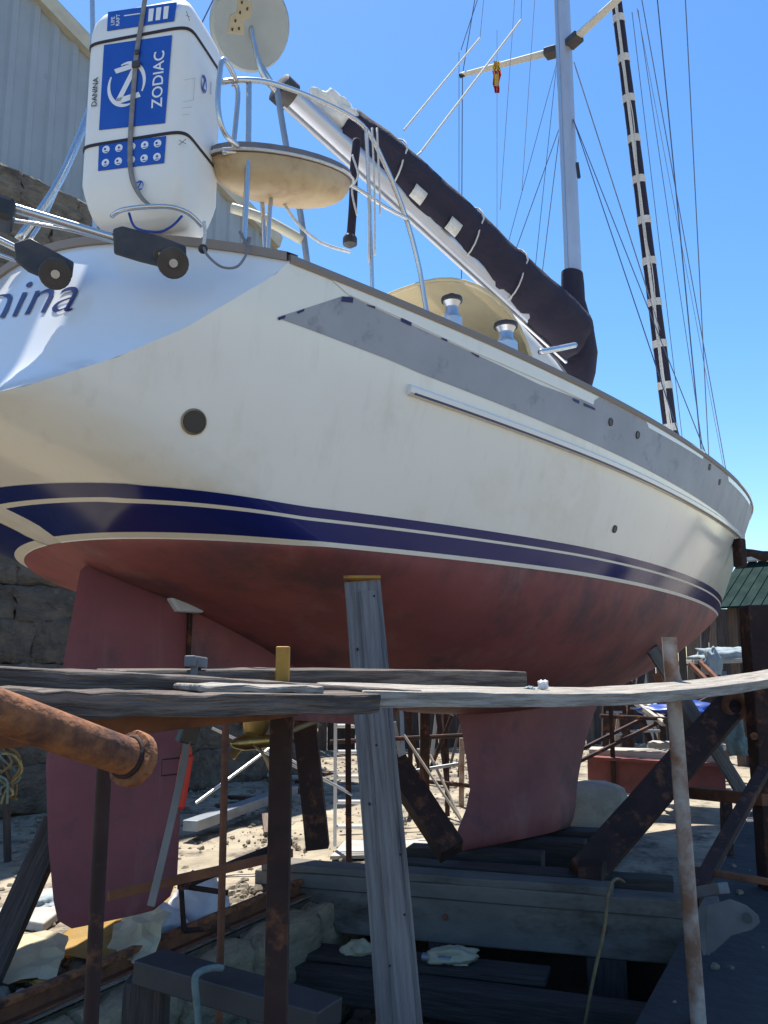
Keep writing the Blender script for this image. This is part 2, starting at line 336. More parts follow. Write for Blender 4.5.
# port side of the trench: rough curb stones, each its own block
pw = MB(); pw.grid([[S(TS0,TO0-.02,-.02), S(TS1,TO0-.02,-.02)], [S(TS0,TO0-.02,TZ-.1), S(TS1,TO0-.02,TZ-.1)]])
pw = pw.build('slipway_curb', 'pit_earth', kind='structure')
def stone_mesh(name, sx, sy, sz, mat, seed, rough=.05, cuts=3, pw_=6):
    bm = bmesh.new(); bmesh.ops.create_cube(bm, size=1)
    bmesh.ops.subdivide_edges(bm, edges=bm.edges[:], cuts=cuts, use_grid_fill=True)
    for v in bm.verts:
        c = v.co*2; k = max(0, (abs(c.x)**pw_+abs(c.y)**pw_+abs(c.z)**pw_)) ** (1/pw_)
        q = c/max(k, .001)*.5 if k > 1 else v.co
        q = V((q.x*sx, q.y*sy, q.z*sz)); nn = noise.noise_vector(q*3.1/max(sx,sy,sz)*1.4 + V((seed*9.1, seed*3.3, 0)))
        n2 = noise.noise_vector(q*7.7/max(sx,sy,sz) + V((seed*4.1, 0, seed*2.3)))
        v.co = q + (nn+n2*.55)*rough*min(sx, sy, sz)*2
    me = bpy.data.meshes.new(name); bm.to_mesh(me); bm.free()
    for p in me.polygons: p.use_smooth = True
    me.materials.append(MT[mat]); return me
def put(name, me, loc, rz=0., parent=None, scale=(1,1,1), rx=0., ry=0.):
    o = bpy.data.objects.new(name, me); COL.objects.link(o)
    o.location = V(loc) - (ORG[parent.name] if parent else V((0,0,0))); o.rotation_euler = (rx, ry, rz); o.scale = scale
    if parent: o.parent = parent
    else: ORG[o.name] = V(loc)
    return o
cm = [stone_mesh('curb_block', 1, 1, 1, 'curb_stone', i, .045, 6, 9) for i in range(5)]
srz = math.atan2(SD.y, SD.x); s = -2.5; k = 0
while s < 3.6:
    for row in range(2):
        Lb = rnd.uniform(.5, .85) if row == 0 else rnd.uniform(.35, .6)
        h = .42 if row == 0 else .5
        if row == 0: L0 = Lb
        put('curb_block', cm[(k*3+row) % 5], S(s+L0/2, TO0-.02+rnd.uniform(-.03,.03)+row*-.05, -.03-h/2-row*.44), srz+rnd.uniform(-.02,.02), pw, (L0*.97, .40, h*.98))
    s += L0; k += 1
# loose rubble in the trench and around (uncountable)
def rubble(name, n, area, z, mat, smin, smax, label, seed):
    R_ = random.Random(seed); mb = MB()
    for i in range(n):
        s_, o_ = R_.uniform(*area[:2]), R_.uniform(*area[2:]); r = smin + (smax-smin)*R_.random()**2.6
        c = S(s_, o_, z + r*.25); st = len(mb.v)
        a0 = R_.random()*6.28; m_ = 6
        for zz, rr in ((-.6,.8),(.05,1.),(.55,.55)):
            for j in range(m_): a = a0+6.283*j/m_; q = rr*r*R_.uniform(.7,1.2); mb.v.append(c+V((math.cos(a)*q, math.sin(a)*q*.8, zz*r*R_.uniform(.7,1.1))))
        for i2 in range(2):
            for j in range(m_): j2 = (j+1)%m_; mb.face((st+i2*m_+j, st+i2*m_+j2, st+(i2+1)*m_+j2, st+(i2+1)*m_+j))
        mb.face([st+2*m_+j for j in range(m_)])
    return mb.build(name, mat, label=label, cat='rubble', kind='stuff', merge=False)
rubble('trench_rubble', 2600, (TS0+2.5, TS1, TO0+.05, TO1-.1), TZ+.02, 'rubble', .015, .13, 'broken stones and gravel covering the trench floor under the boat', 3)
rubble('yard_rubble', 5200, (-1, 14, -4.5, TO0-.2), .002, 'rubble', .004, .036, 'loose pale gravel scattered over the sunlit yard behind the boat', 4)
rubble('front_rubble', 260, (TS0+4, 10, TO1+.1, 5), .0, 'rubble', .006, .04, 'fine grit scattered on the shaded ground beside the trench', 5)

# ---- rough stone retaining wall behind the boat, corrugated shed on top of it
WA = ond(-30, 816, 10.0); WA.z = 0; WD = (FH*math.cos(math.radians(36)) + RH*math.sin(math.radians(36))).normalized()
WN = V((WD.y, -WD.x, 0))      # towards the camera
def W(a, o, z): return WA + WD*a + WN*o + V((0,0,z))
def onW(px, py, o):
    r = ray(px, py); p0 = WA+WN*o; return CAM + r*((p0-CAM).dot(WN)/r.dot(WN))
W0, W1 = -3.2, 5.4; WH = onW(40, 196, 0).z
wr = root('stone_wall', W(1, 0, 0), 'high rough stone retaining wall in the shade behind the rudder', 'wall')
mb = MB(); mb.box(W((W0+W1)/2, -.36, WH/2-.1), WD*((W1-W0)/2), WN*.3, V((0,0,WH/2))); mb.build('mortar', 'wall_mortar', wr)
sm = [stone_mesh('stone', 1, 1, 1, 'wall_stone', 20+i, .055, 6, 16) for i in range(8)]
wrz = math.atan2(WD.y, WD.x); z = 0.0; k = 0; cnt = 0
while z < WH:
    h = rnd.uniform(.32, .54); a = W0 + rnd.uniform(-.3, 0)
    while a < W1:
        Ls = rnd.uniform(.4, .95)
        if cnt < 299: put('stone', sm[rnd.randrange(8)], W(a+Ls/2, rnd.uniform(-.07, .0), z+h/2+rnd.uniform(-.02,.02)), wrz+rnd.uniform(-.03,.03), wr, (Ls*1.03, .30, h*1.05), rx=rnd.uniform(-.04,.04)); cnt += 1
        a += Ls
    z += h
# a few red bricks bedded on the wall's top
bm_ = stone_mesh('brick', 1, 1, 1, 'brick_red', 60, .03, 3)
for i in range(9):
    put('brick', bm_, W(-.4+i*.25, -.05+rnd.uniform(-.05,.05), WH-.20+rnd.uniform(0,.1)), wrz+rnd.uniform(-.2,.2), wr, (.23, .12, .075))
SB = -3.6; q0, q1 = onW(37, -2, SB), onW(236, 203, SB)
A0, A1 = (q0-WA).dot(WD), (q1-WA).dot(WD)
def roofz(a): return q0.z + (q1.z-q0.z)*(a-A0)/(A1-A0)
sh = root('metal_shed', W(1, SB, WH-.2), 'pale blue-grey corrugated metal shed with cream gable trim above stone wall', 'shed')
a = A0-4.5; AE = A1+1.2
while a < AE:      # corrugated sheets, each its own panel
    rows = []; n_ = 24; a1 = a+1.2
    for zt in (0, 1):
        r = []
        for j in range(n_+1):
            aa = a+1.2*j/n_; ph = (j % 8)/8.; d_ = .045 if .12 < ph < .5 else 0
            r.append(W(aa, SB+d_, (WH-.3) if zt == 0 else max(WH+.05, roofz(aa))))
        rows.append(r)
    MB().grid(rows).build('wall_panel', 'corrugated', sh, solid=.004); a = a1+.002
MB().bar(W(A0-4.6, SB+.09, roofz(A0-4.6)), W(AE+.1, SB+.09, roofz(AE+.1)), .16, .30, side=WN).build('gable_trim', 'trim_cream', sh)
MB().grid([[W(A0-4.6,SB+.16,roofz(A0-4.6)+.17), W(AE+.1,SB+.16,roofz(AE+.1)+.17)], [W(A0-4.6,SB-5,roofz(A0-4.6)+.17), W(AE+.1,SB-5,roofz(AE+.1)+.17)]]).build('roof', 'corrugated', sh, solid=.03)
g = MB(); g.box(W((W0+W1)/2-.5,-3.4-.4,WH/2-.3), WD*((W1-W0)/2+.5), WN*3.1, V((0,0,WH/2-.02))); g.build('terrace', 'wall_mortar', kind='structure')

# ---- weathered board fence far behind the slip
FA = ond(230, 720, 17.5); FB = ond(905, 735, 21.0); FA.z = FB.z = 0
fr = root('board_fence', (FA+FB)/2, 'dark weathered vertical board fence across the back of the yard', 'fence')
fd = (FB-FA); fl = fd.length; fd.normalize(); fn = V((fd.y, -fd.x, 0))
n_ = int(fl/.19); hb = 3.0
for i in range(n_):
    p = FA + fd*(i+.5)*fl/n_; hh = hb + rnd.uniform(-.12,.12) + .2*noise.noise(V((i*.13,0,0)))
    MB().bar(p+fn*rnd.uniform(-.03,.03), p+fn*rnd.uniform(-.05,.05)+V((0,0,hh)), fl/n_*.93, .03, side=fd).build('board', ('timber_dark','timber_dark','timber_brown')[rnd.randrange(3)], fr)
for z in (.5, 1.7): MB().bar(FA+V((0,0,z))-fn*.08, FB+V((0,0,z))-fn*.08, .06, .1).build('rail', 'timber_dark', fr)
# ================================================================== YACHT
L = 11.3
Y = root('sailing_yacht', B(5, 0, -2.06), 'large white sailing yacht with red bottom propped up on the slipway', 'sailboat')
def half(u, Lx, bt, bm, um, p):
    t = min(max(u, 0), Lx)
    if t < um: return bm-(bm-bt)*((um-t)/um)**2
    return bm*(1-((t-um)/(Lx-um))**p)
def hsheer(u): t = u/L; return 1.434*(1-t)*(1-2*t)+1.117*4*t*(1-t)+1.38*t*(2*t-1)
def lerp(a, b, t): return a+(b-a)*t
BOWX = 1.22
UT = [(0,1.25),(.10,.95),(.18,.74),(.30,.32),(.45,-.05),(.75,-1.6),(2,-3.)]
def ut(z): return interp(UT, z)
def zp(u, f): return (.075*min(1, max(0, (1.9-u)/.8))**1.4 + .05*max(0, 1.15-u)/.45)*max(0, 1-2.5*f)
def bside(u, f):      # half breadth of the topside at height fraction f
    off = .9*(1-f); Le = lerp(10.077, L, f)
    base = half(u-off, Le-off, lerp(1.064,1.177,f), lerp(1.497,1.794,f), 4.004-off, lerp(1.623,1.872,f))
    base += .035*math.sin(math.pi*f)*min(1, max(0, (Le-u)/2.5))   # slight belly
    z = f*1.36; t_ = ut(z); uf = lerp(2.05, 1.25, min(1, z/.45))
    if u < uf: k = min(1, (uf-u)/(uf-t_)); base *= max(0, 1-k**lerp(1.9, 2.6, min(1, z/.2)))**.5
    return base
AFT = [(0,1.25),(.10,.95),(.18,.74),(.30,.32),(.37,.27),(.43,.36),(.49,.47),(.70,.84),(.9,1.11),(1.26,1.48),(1.40,1.58)]
def aft(z): return interp(AFT, z)
NS = 120; FJ = [.36*j/40 for j in range(40)]+[.36+.64*j/20 for j in range(21)]
def topP(s_, f, push=0.):
    Le = lerp(10.077, L, f); ua = aft(f*1.36)
    u = ua + (Le-ua)*s_
    z = hsheer(u)*f+zp(u, f); y = bside(u, f)
    p = V((u, y, z))
    if push:
        e = 1e-3; u2 = u+e; y2 = bside(u2, f); z3 = hsheer(u)*(f+e); y3 = bside(u, min(1, f+e))
        t1 = V((e, y2-y, 0)); t2 = V((0, y3-y, z3-z)); n_ = t1.cross(t2); n_ = n_.normalized() if n_.length > 0 else V((0,1,0))
        if n_.y < 0: n_ = -n_
        p += n_*push
    return p
def tp(u, z, side=1, push=0.):     # point on the topside at length u, height z
    f = z/hsheer(u); y = bside(u, f); p = V((u, y, z+zp(u, f)))
    if push:
        e = 1e-3; t1 = V((e, bside(u+e, z/hsheer(u+e))-y, 0)); t2 = V((0, bside(u, (z+e)/hsheer(u))-y, e)); n_ = t1.cross(t2).normalized()
        if n_.y < 0: n_ = -n_
        p += n_*push
    return B(p.x, p.y*side, p.z)
def ss(i): t = i/NS; return lerp(t**1.6, 1-(1-t)**1.7, t)
for sd_ in (1, -1):
    mb = MB(); mb.grid([[(lambda p: B(p.x, p.y*sd_, p.z))(topP(ss(i), FJ[j])) for j in range(len(FJ))] for i in range(NS+1)])
    mb.build('topside', 'gelcoat', Y, smooth=True)
# underbody
ZC = [(1.25,0),(1.33,-.035),(1.45,-.08),(1.75,-.16),(2.1,-.25),(2.6,-.45),(3.2,-.72),(4,-.93),(5,-1.0),(6,-.98),(7,-.88),(8,-.68),(8.8,-.46),(9.5,-.23),(9.9,-.08),(10.077,0)]
def zc(u): return min(-.0005, sinterp(ZC, u))
def bot(u, tau):
    c_ = zc(u); z = c_*(1-tau); bw = bside(u, 0)
    q = lerp(1.75, 1.15, min(1, max(0, (u-5)/5))); 
    E0 = (1-(1-tau)**1.9)**(1/q)
    sl_ = min(.35, max(0, .24*(-c_)/max(bw, .05)))
    return V((u, bw*((1-sl_)*E0+sl_*tau), z+zp(u, 0)))
NU, NTau = 90, 22
rows = []
for i in range(NU+1):
    t = i/NU; u = 1.25 + (10.077-1.25)*lerp(t**1.6, 1-(1-t)**1.4, t)
    r = [bot(u, (j/NTau)**1.6) for j in range(NTau+1)]
    rows.append([B(p.x, -p.y, p.z) for p in r[::-1]] + [B(p.x, p.y, p.z) for p in r[1:]])
MB().grid(rows).build('bottom', 'antifoul', Y, smooth=True)
# rounded counter and raked transom
def sternrow(z, uc_, rise=0., n_=2.3, m_=24):
    p = topP(0, z/1.36); r = []
    for j in range(m_+1):
        vv = -1+2*j/m_; r.append(B(uc_+(p.x-uc_)*abs(vv)**n_, p.y*vv, p.z+rise*(1-vv*vv)))
    return r
TC = [(.30,.32),(.45,.36),(.6,.42),(.9,.58),(1.2,.79),(1.36,.90)]
def tcl(z): return interp(TC, z)
mb = MB(); zz = [.30+(1.36-.30)*(i/24)**1.3 for i in range(25)]
mb.grid([sternrow(z, tcl(z), .26*max(0, z-.5), 2.2, 32) for z in zz]); mb.build('transom', 'gelcoat_white', Y, smooth=True)
# deck with camber
rows = []
for i in range(41):
    p = topP(ss(i*NS/40), 1.); r = []
    for j in range(13):
        vv = -1+2*j/12; r.append(B(p.x if i else p.x - (p.x-.90)*(1-abs(vv)**2.2), p.y*vv*.985, p.z-.05+(.08 if i else .25)*(1-vv*vv)))
    rows.append(r)
MB().grid(rows).build('deck', 'gelcoat_white', Y, smooth=True)
# painted bands: real strips a hair proud of the hull
def band(name, mat, z0, z1, u0=None, push=.003, side=1, nz=6, u1=None):
    rows = []
    for i in range(181):
        t = i/180; r = []
        for k in range(nz+1):
            z = z0+(z1-z0)*k/nz; ua = aft(z)+.002 if u0 is None else u0
            # end at the stem
            ue = 10.077+BOWX*(z/1.30)-.004 if u1 is None else u1
            u = ua+(ue-ua)*lerp(t**1.8, 1-(1-t)**1.6, t); r.append(tp(u, z, side, push))
        rows.append(r)
    return MB().grid(rows).build(name, mat, Y, smooth=True)
for sd_ in (1, -1):
    band('pinstripe', 'stripe_white', -.004, .020, side=sd_)
    band('boot_stripe', 'stripe_blue', .020, .114, side=sd_)
    band('pinstripe', 'stripe_white', .114, .129, side=sd_)
    band('boot_stripe', 'stripe_blue', .129, .177, side=sd_)
# grey primer band under the sheer
def sband(name, mat, pts_lo, pts_hi, push, n_=60, parent=None):
    # pts: list of (u, drop below sheer); strip between two curves
    rows = []
    for i in range(n_+1):
        t = i/n_; ul = lerp(pts_lo[0][0], pts_lo[-1][0], t); uh = lerp(pts_hi[0][0], pts_hi[-1][0], t); r = []
        for k in range(4):
            u = lerp(ul, uh, k/3); d_ = lerp(interp(pts_lo, ul), interp(pts_hi, uh), k/3); r.append(tp(u, hsheer(u)-d_, 1, push))
        rows.append(r)
    return MB().grid(rows).build(name, mat, parent or Y, smooth=True)
def hullhit(px, py):
    for k in range(900):
        p = ond(px, py, 2.5+k*.012); u, v, z = p.x, -p.y, p.z-Z0
        if .3 < u < 11.25 and -1 < z < 1.7 and v <= bside(u, min(1, max(0, z)/hsheer(u))): return p
    return ond(px, py, 5)
def ud(px, py): p = hullhit(px, py); return (p.x, hsheer(p.x)-(p.z-Z0))
lo = [ud(*q) for q in ((277,318),(312,331),(350,345),(390,361),(420,374))]+[(11.12,.405)]
hi = [ud(*q) for q in ((278,317),(300,310),(325,302),(346,295),(400,320),(470,352),(540,385))]+[(11.26,.012)]
hi.insert(-1, ud(592,404)); hi.insert(-1, (hi[-2][0]+.05, .014))
lo[-2] = (lo[-2][0], min(.40, lo[-2][1])); HI0 = ud(346, 295)
pb = sband('primer_band', 'primer_grey', lo, hi, .002, 160)
sband('paint_patch', 'gelcoat_white', [ud(648,428), ud(702,459)], [ud(645,420), ud(704,452)], .004, 20)
sband('paint_patch', 'gelcoat_white', [ud(728,481), ud(749,505)], [ud(727,473), ud(750,496)], .004, 16)
sband('paint_strip', 'gelcoat', [ud(347,294.5), ud(470,351), ud(592,405)], [ud(330,279), ud(470,337), ud(594,396)], .0045, 50)
for x0, y0, x1, y1, t in ((277,318,284,315.5,3),(296,312,303,309,2.5),(340,297,352,298,5),(366,304.5,374,307,2),(400,318,410,323,3.5),(440,337.5,446,340,2),(470,352,478,356,2),(572,398,578,401,3),(583,403,594,408,2.5)):
    sband('masking_tape', 'masking_blue', [ud(x0,y0+t), ud(x1,y1+t)], [ud(x0,y0), ud(x1,y1)], .0055, 4)
# rubbing strake
def drail(d0, u0, u1, w_, h, mat, name, n_=110, push=.012):
    mb = MB(); rows = []
    for i in range(n_+1):
        u = u0+(u1-u0)*(1-(1-i/n_)**1.6); z = hsheer(u)-d0
        prof = [(-.5,-.1),(-.5,.45),(-.25,1.),(.25,1.),(.5,.45),(.5,-.1)]
        rows.append([tp(u, z+a*h, 1, b*w_+.001) for a, b in prof])
    mb.grid(rows); mb.face([0,1,2,3,4,5]); return mb.build(name, mat, Y, smooth=True, auto=40)
rs = drail(.404, 2.33, 11.07, .030, .055, 'gelcoat_white', 'rubbing_strake')
drail(.419, 2.36, 11.05, .034, .014, 'letter_navy', 'strake_insert')
# toe rail all round the sheer
for sd_ in (1, -1):
    rows = []
    for i in range(91):
        p = topP(ss(i*NS/90), 1.); yy = max(.0, p.y)
        rows.append([B(p.x, (yy+a)*sd_, p.z+b) for a, b in ((.008,-.012),(.014,.004),(.006,.032),(-.035,.034),(-.04,-.01))])
    mb = MB(); mb.grid(rows); mb.face([0,1,2,3,4]); mb.build('toe_rail', 'teak', Y, smooth=True, auto=35)
rows = []
for (a, b) in ((.02,-.015),(.02,.03),(-.05,.035),(-.05,-.015)):
    r = sternrow(1.36, .90, .224, 2.2, 32); rows.append([p+V((-a, 0, b+.012)) for p in r])
MB().grid(rows+[rows[0]]).build('toe_rail', 'teak', Y, smooth=True, auto=40)
# keel
def foil(u0, u1, t, z, n_=14):
    pts = []
    for j in range(2*n_):
        a = math.pi*j/n_; c_ = .5*(1-math.cos(a if a <= math.pi else 2*math.pi-a)); yt = 5*.5*(.2969*math.sqrt(c_)-.126*c_-.3516*c_**2+.2843*c_**3-.1036*c_**4)*t*2
        pts.append(B(u1-(u1-u0)*c_, yt*(1 if j < n_ else -1), z))
    return pts
KR = [(-.72,4.60,7.15,.30),(-.95,4.72,6.98,.26),(-1.1,4.80,6.85,.25),(-1.35,4.86,6.68,.25),(-1.6,4.90,6.55,.26),(-1.75,4.84,6.48,.29),(-1.88,4.74,6.44,.33),(-1.98,4.71,6.40,.33),(-2.04,4.73,6.36,.29),(-2.06,4.80,6.30,.18)]
mb = MB(); rows = [foil(a, b, t, z) for z, a, b, t in KR]; mb.grid(rows, closed=True); mb.face([len(mb.v)-1-j for j in range(len(rows[0]))]); mb.build('keel', 'antifoul', Y, smooth=True, auto=50)
# skeg ahead of the rudder
SK = [(-.12,2.16,4.3,.22),(-.35,2.16,4.2,.17),(-.6,2.17,4.1,.14),(-.80,2.18,4.0,.13),(-.88,2.20,3.9,.11)]
def sfoil(u0, u1, t, z, dz=0): 
    r = foil(u0, u1, t, z)
    return [V((p.x, p.y, p.z - dz*(p.x-u0))) for p in r]
mb = MB(); rows = [sfoil(a, b, t, z, .10) for z, a, b, t in SK]; mb.grid(rows, closed=True); mb.face([len(mb.v)-1-j for j in range(len(rows[0]))]); mb.build('skeg', 'antifoul', Y, smooth=True, auto=50)
# rudder
RD = [(-.06,1.44,2.05,.05),(-.10,1.41,2.10,.09),(-.30,1.38,2.12,.11),(-.7,1.33,2.12,.12),(-1.1,1.28,2.125,.12),(-1.5,1.32,2.125,.11),(-1.80,1.37,2.12,.10),(-1.90,1.40,2.08,.08),(-1.955,1.48,1.98,.045)]
mb = MB(); rows = []
for z, a, b, t in RD:
    r = foil(a, b, t, z)
    if z > -.2: r = [V((p.x, p.y, p.z - .14*(p.x-1.5)/.6)) for p in r]
    rows.append(r)
mb.grid(rows, closed=True); nn = len(rows[0]); mb.face([j for j in range(nn)]); mb.face([len(mb.v)-1-j for j in range(nn)])
rud = mb.build('rudder', 'antifoul_rudder', Y, smooth=True, auto=55)
mb = MB(); mb.tube([B(2.135,0,-.22), B(2.135,0,-.86)], .022, 10); mb.build('hinge_post', 'rust_dark', rud)
mb = MB(); mb.prism([B(1.93,.04,-.15), B(2.18,.04,-.20), B(2.18,.04,-.285), B(2.0,.04,-.285), B(1.95,.04,-.22)], V((0,1,0)), .12); mb.build('zinc_pad', 'primer_white', rud, bevel=.015)
mb = MB(); mb.tube([B(1.95,.055,-1.13), B(2.12,.055,-1.13), B(2.12,.055,-1.22), B(1.95,.055,-1.22)], .004, 6, closed=True); mb.build('panel_seam', 'rust_dark', rud)
# propeller
PC = B(2.66, 0, -1.08)
pr = MB().lathe(PC+V((.16,0,0)), (-1,0,0), [(.03,0),(.045,.04),(.05,.16),(.048,.24),(.03,.31),(.008,.34)], 16).build('propeller', 'bronze', Y, smooth=True, auto=40)
for k in range(3):
    a0 = math.radians(100+120*k); rad = V((0, math.cos(a0), math.sin(a0))); tg = V((0, -math.sin(a0), math.cos(a0))); rows = []
    for i in range(9):
        t = i/8; r_ = .04+.21*t; wd = .085*math.sin(math.pi*min(1, .18+.80*t))**.7; tw = math.radians(62-38*t)
        dv = tg*math.cos(tw) + V((math.sin(tw),0,0)); dv.normalize()
        rows.append([PC + rad*r_ + dv*wd*x for x in (-1,-.6,-.2,.2,.6,1)])
    MB().grid(rows).build('blade', 'bronze_dull' if k == 1 else 'bronze', pr, smooth=True, solid=.008)
mb = MB(); mb.tube([PC+V((.1,0,0)), B(3.9,0,-.80)], .018, 10); mb.build('propeller_shaft', 'bronze_dull', Y)
mb = MB(); mb.prism([B(2.88,0,-.95), B(3.0,0,-.95), B(2.95,0,-1.1), B(2.84,0,-1.1)], V((0,1,0)), .03); mb.build('shaft_strut', 'antifoul', Y)
# through hull fittings
def fitting(px, py, r, mat, name, depth=.02, ring=None):
    c_ = hullhit(px, py); u, z = c_.x, c_.z-Z0; a = tp(u, z, 1, 0); b = tp(u, z, 1, .1); nrm = (b-a).normalized()
    o = MB().lathe(a-nrm*.01, nrm, [(r,0),(r,.012+depth*.2),(r*.90,.016+depth*.2),(r*.86,.0),(r*.1,-.02)], 24).build(name, mat, Y, smooth=True, auto=40)
    if ring: MB().disc(a+nrm*.006, nrm, r*.85, .004, 24).build('bore', ring, o)
    return a, nrm
a_, n_ = fitting(193, 423, .060, 'bronze_dull', 'exhaust_outlet', ring='black_plastic')
for (x, y) in ((610,422),(637,435),(614,529),(709,467),(719,482)): fitting(x, y, .028, 'hinge_plastic', 'skin_fitting', ring='black_plastic')

# ------------------------------------------------ deck gear
mb = MB()      # coachroof
rows = []
for u, z, wd in ((3.0,1.28,1.0),(3.05,1.45,1.0),(4.6,1.50,1.02),(4.7,1.72,.95),(7.6,1.66,.75),(8.3,1.30,.5)):
    rows.append([B(u, wd*c_, z+.05*(1-c_*c_)-(.22 if abs(c_) > .95 else 0)) for c_ in (1,.94,.5,0,-.5,-.94,-1)])
MB().grid(rows).build('coachroof', 'gelcoat_white', Y, smooth=True, auto=40)
for px, py, sz in ((452,305,.78),(506,330,.95)):
    d_ = 5.45 if px < 480 else 5.9; c_ = ond(px, py+8, d_); c_.z -= .05
    wn = MB().lathe(c_+V((0,0,-.16)), (0,0,1), [(.085*sz,0),(.085*sz,.17),(.075*sz,.18),(.055*sz,.21),(.052*sz,.25),(.075*sz,.285)], 20).build('winch', 'aluminium', Y, smooth=True, auto=30)
    MB().lathe(c_+V((0,0,.125)), (0,0,1), [(.088*sz,0),(.092*sz,.012),(.088*sz,.03),(.03*sz,.036),(.028*sz,.055)], 20).build('winch_cap', 'black_plastic', wn, smooth=True, auto=30)
# sprayhood: tan lining seen through the open back, white outside
def hood(u, k, grow=0.):   # k 0..1 round the hoop, starboard foot to port foot
    t = (u-4.45)/1.5; wd = lerp(1.04, .92, t)+grow; top = lerp(1.04, .24, max(0,t)**1.15)+grow; a = math.pi*k
    e = .70; u = u - .40*(1-max(0, min(1, t)))*abs(math.sin(a))**1.2
    return B(u, wd*math.copysign(abs(math.cos(a))**e, math.cos(a)), 1.38+top*abs(math.sin(a))**e)
US = [4.45+1.5*i/12 for i in range(13)]
outer = MB().grid([[hood(u, k/24) for k in range(25)] for u in US]); spray = outer.build('sprayhood', 'canvas_white', Y, smooth=True)
MB().grid([[hood(u+.004, k/24, -.012) for k in range(25)] for u in US[:-1]]).build('lining', 'canvas_tan', spray, smooth=True)
MB().tube([hood(4.45, k/24, .004) for k in range(25)], .014, 8).build('hoop', 'canvas_tan', spray, smooth=True)
MB().tube([hood(5.1, k/24, .006) for k in range(25)], .010, 8).build('seam', 'strap_grey', spray, smooth=True)
mb = MB(); mb.tube(smoothpath([ond(540,352,6.1), ond(556,349,6.25), ond(575,345,6.5)]), .022, 8); mb.build('grab_rail', 'steel', Y, smooth=True)
# mast
MX = 6.86
mast = root('mast_dummy', B(MX,0,1.4)) if False else None
def ell(c_, a, b, n_=20): return [c_+V((math.cos(6.283*j/n_)*a, math.sin(6.283*j/n_)*b, 0)) for j in range(n_)]
RK = -.006   # aft rake
def mp_(z): return B(MX+RK*(z-1.4), 0, z)
mb = MB(); mb.grid([ell(mp_(z), .115, .08) for z in (1.4, 3, 5, 8, 12, 16)], closed=True); mast = mb.build('mast', 'mast_paint', Y, smooth=True, auto=60)
mb = MB(); mb.bar(mp_(3.3)-V((.118,0,0)), mp_(9)-V((.118,0,0)), .03, .02, side=V((0,1,0))); mb.build('sail_track', 'aluminium', mast)
for z, dxa in ((6.22, 0),):
    for sgn in (1, -1):
        tip = B(MX-.30, 1.22*sgn, z+.12)
        sp = MB(); sp.bar(mp_(z)+V((0,-sgn*.07,0)), tip, .10, .045, side=V((1,0,0)), taper=.75); sp = sp.build('spreader', 'spreader_cream', mast, bevel=.015)
        MB().bar(mp_(z)+V((0,-sgn*.06,-.01)), mp_(z)+V((-.03,-sgn*.22,.01)), .14, .085, side=V((1,0,0))).build('socket', 'hinge_plastic', sp, bevel=.01)
        MB().disc(tip, V((0,1,.1)), .03, .06, 10).build('end_cap', 'black_plastic', sp)
mb = MB(); mb.bar(ond(577,163,8.5), ond(579,178,8.5), .03, .03); mb.build('mast_cleat', 'black_plastic', mast)
# boom, sail cover and mast boot
b0, b1 = ond(566, 352, 8.42), ond(284, 92, 5.95)
bd = (b1-b0).normalized()
boom = MB().tube([b0, b0.lerp(b1, .5), b1], [.088,.092,.095], 18).build('boom', 'mast_paint', Y, smooth=True, auto=60)
MB().tube([b1-bd*.06, b1+bd*.05, b1+bd*.06], [.115,.115,.09], 18).build('end_cap', 'hinge_plastic', boom, smooth=True, auto=40)
MB().bar(b0+V((0,0,-.11)), b1+V((0,0,-.115)), .025, .02, side=V((0,1,0))).build('track', 'aluminium', boom)
rows = []; up = V((0,0,1)); up = (up-bd*up.dot(bd)).normalized(); sv = bd.cross(up)
N_ = 40
for i in range(N_+1):
    t = i/N_*.86+.0; c_ = b0.lerp(b1, t)
    hgt = interp([(0,.60),(.1,.60),(.3,.55),(.55,.51),(.75,.48),(.84,.43),(.86,.34)], t) ; wd = interp([(0,.26),(.3,.20),(.7,.17),(.86,.11)], t)
    r = []
    for j in range(20):
        a = 6.283*j/20; x = math.sin(a)*wd*(1.15 if math.cos(a) < 0 else .92); y = .5*hgt*(1-math.cos(a))-.05-.06*max(0, 1-t/.45)
        wr_ = .022*noise.noise(V((i*.35, math.cos(a)*2, math.sin(a)*2)))+.007*noise.noise(V((i*.9+math.cos(a)*2.5, math.sin(a)*3, 4)))
        r.append(c_ + up*(y+wr_) + sv*(x+wr_*1.5))
    rows.append(r)
mb = MB(); mb.grid(rows, closed=True); mb.face(range(20)); mb.face(range(N_*20, N_*20+20))
cov = mb.build('sail_cover', 'canvas_navy', Y, smooth=True)
# boot of the cover round the mast
rows = []
for z, a, b in ((2.20,.14,.14),(2.40,.20,.20),(2.62,.24,.22),(2.90,.22,.19),(3.10,.18,.14),(3.22,.155,.115),(3.40,.15,.11),(3.52,.14,.105)):
    rows.append([p+V((-.02,0,0))+V((1,1,0))*(.02*noise.noise(p*5)) for p in ell(mp_(z), a, b, 24)])
MB().grid(rows, closed=True).build('mast_boot', 'canvas_navy', cov, smooth=True)
def cov_pt(t, a, out=.0):    # on the cover's starboard skin; a 0 bottom .. 1 top
    c_ = b0.lerp(b1, t); hgt = interp([(0,.60),(.1,.60),(.3,.55),(.55,.51),(.75,.48),(.84,.43),(.86,.34)], t); wd = interp([(0,.26),(.3,.20),(.7,.17),(.86,.11)], t)
    ang = math.pi*(a); x = math.sin(ang)*wd*(1.15 if math.cos(ang) < 0 else .92)+out; y = .5*hgt*(1-math.cos(ang))-.05-.06*max(0, 1-t/.45)
    sgn = -1 if sv.y > 0 else 1
    return c_+up*y+sv*sgn*x
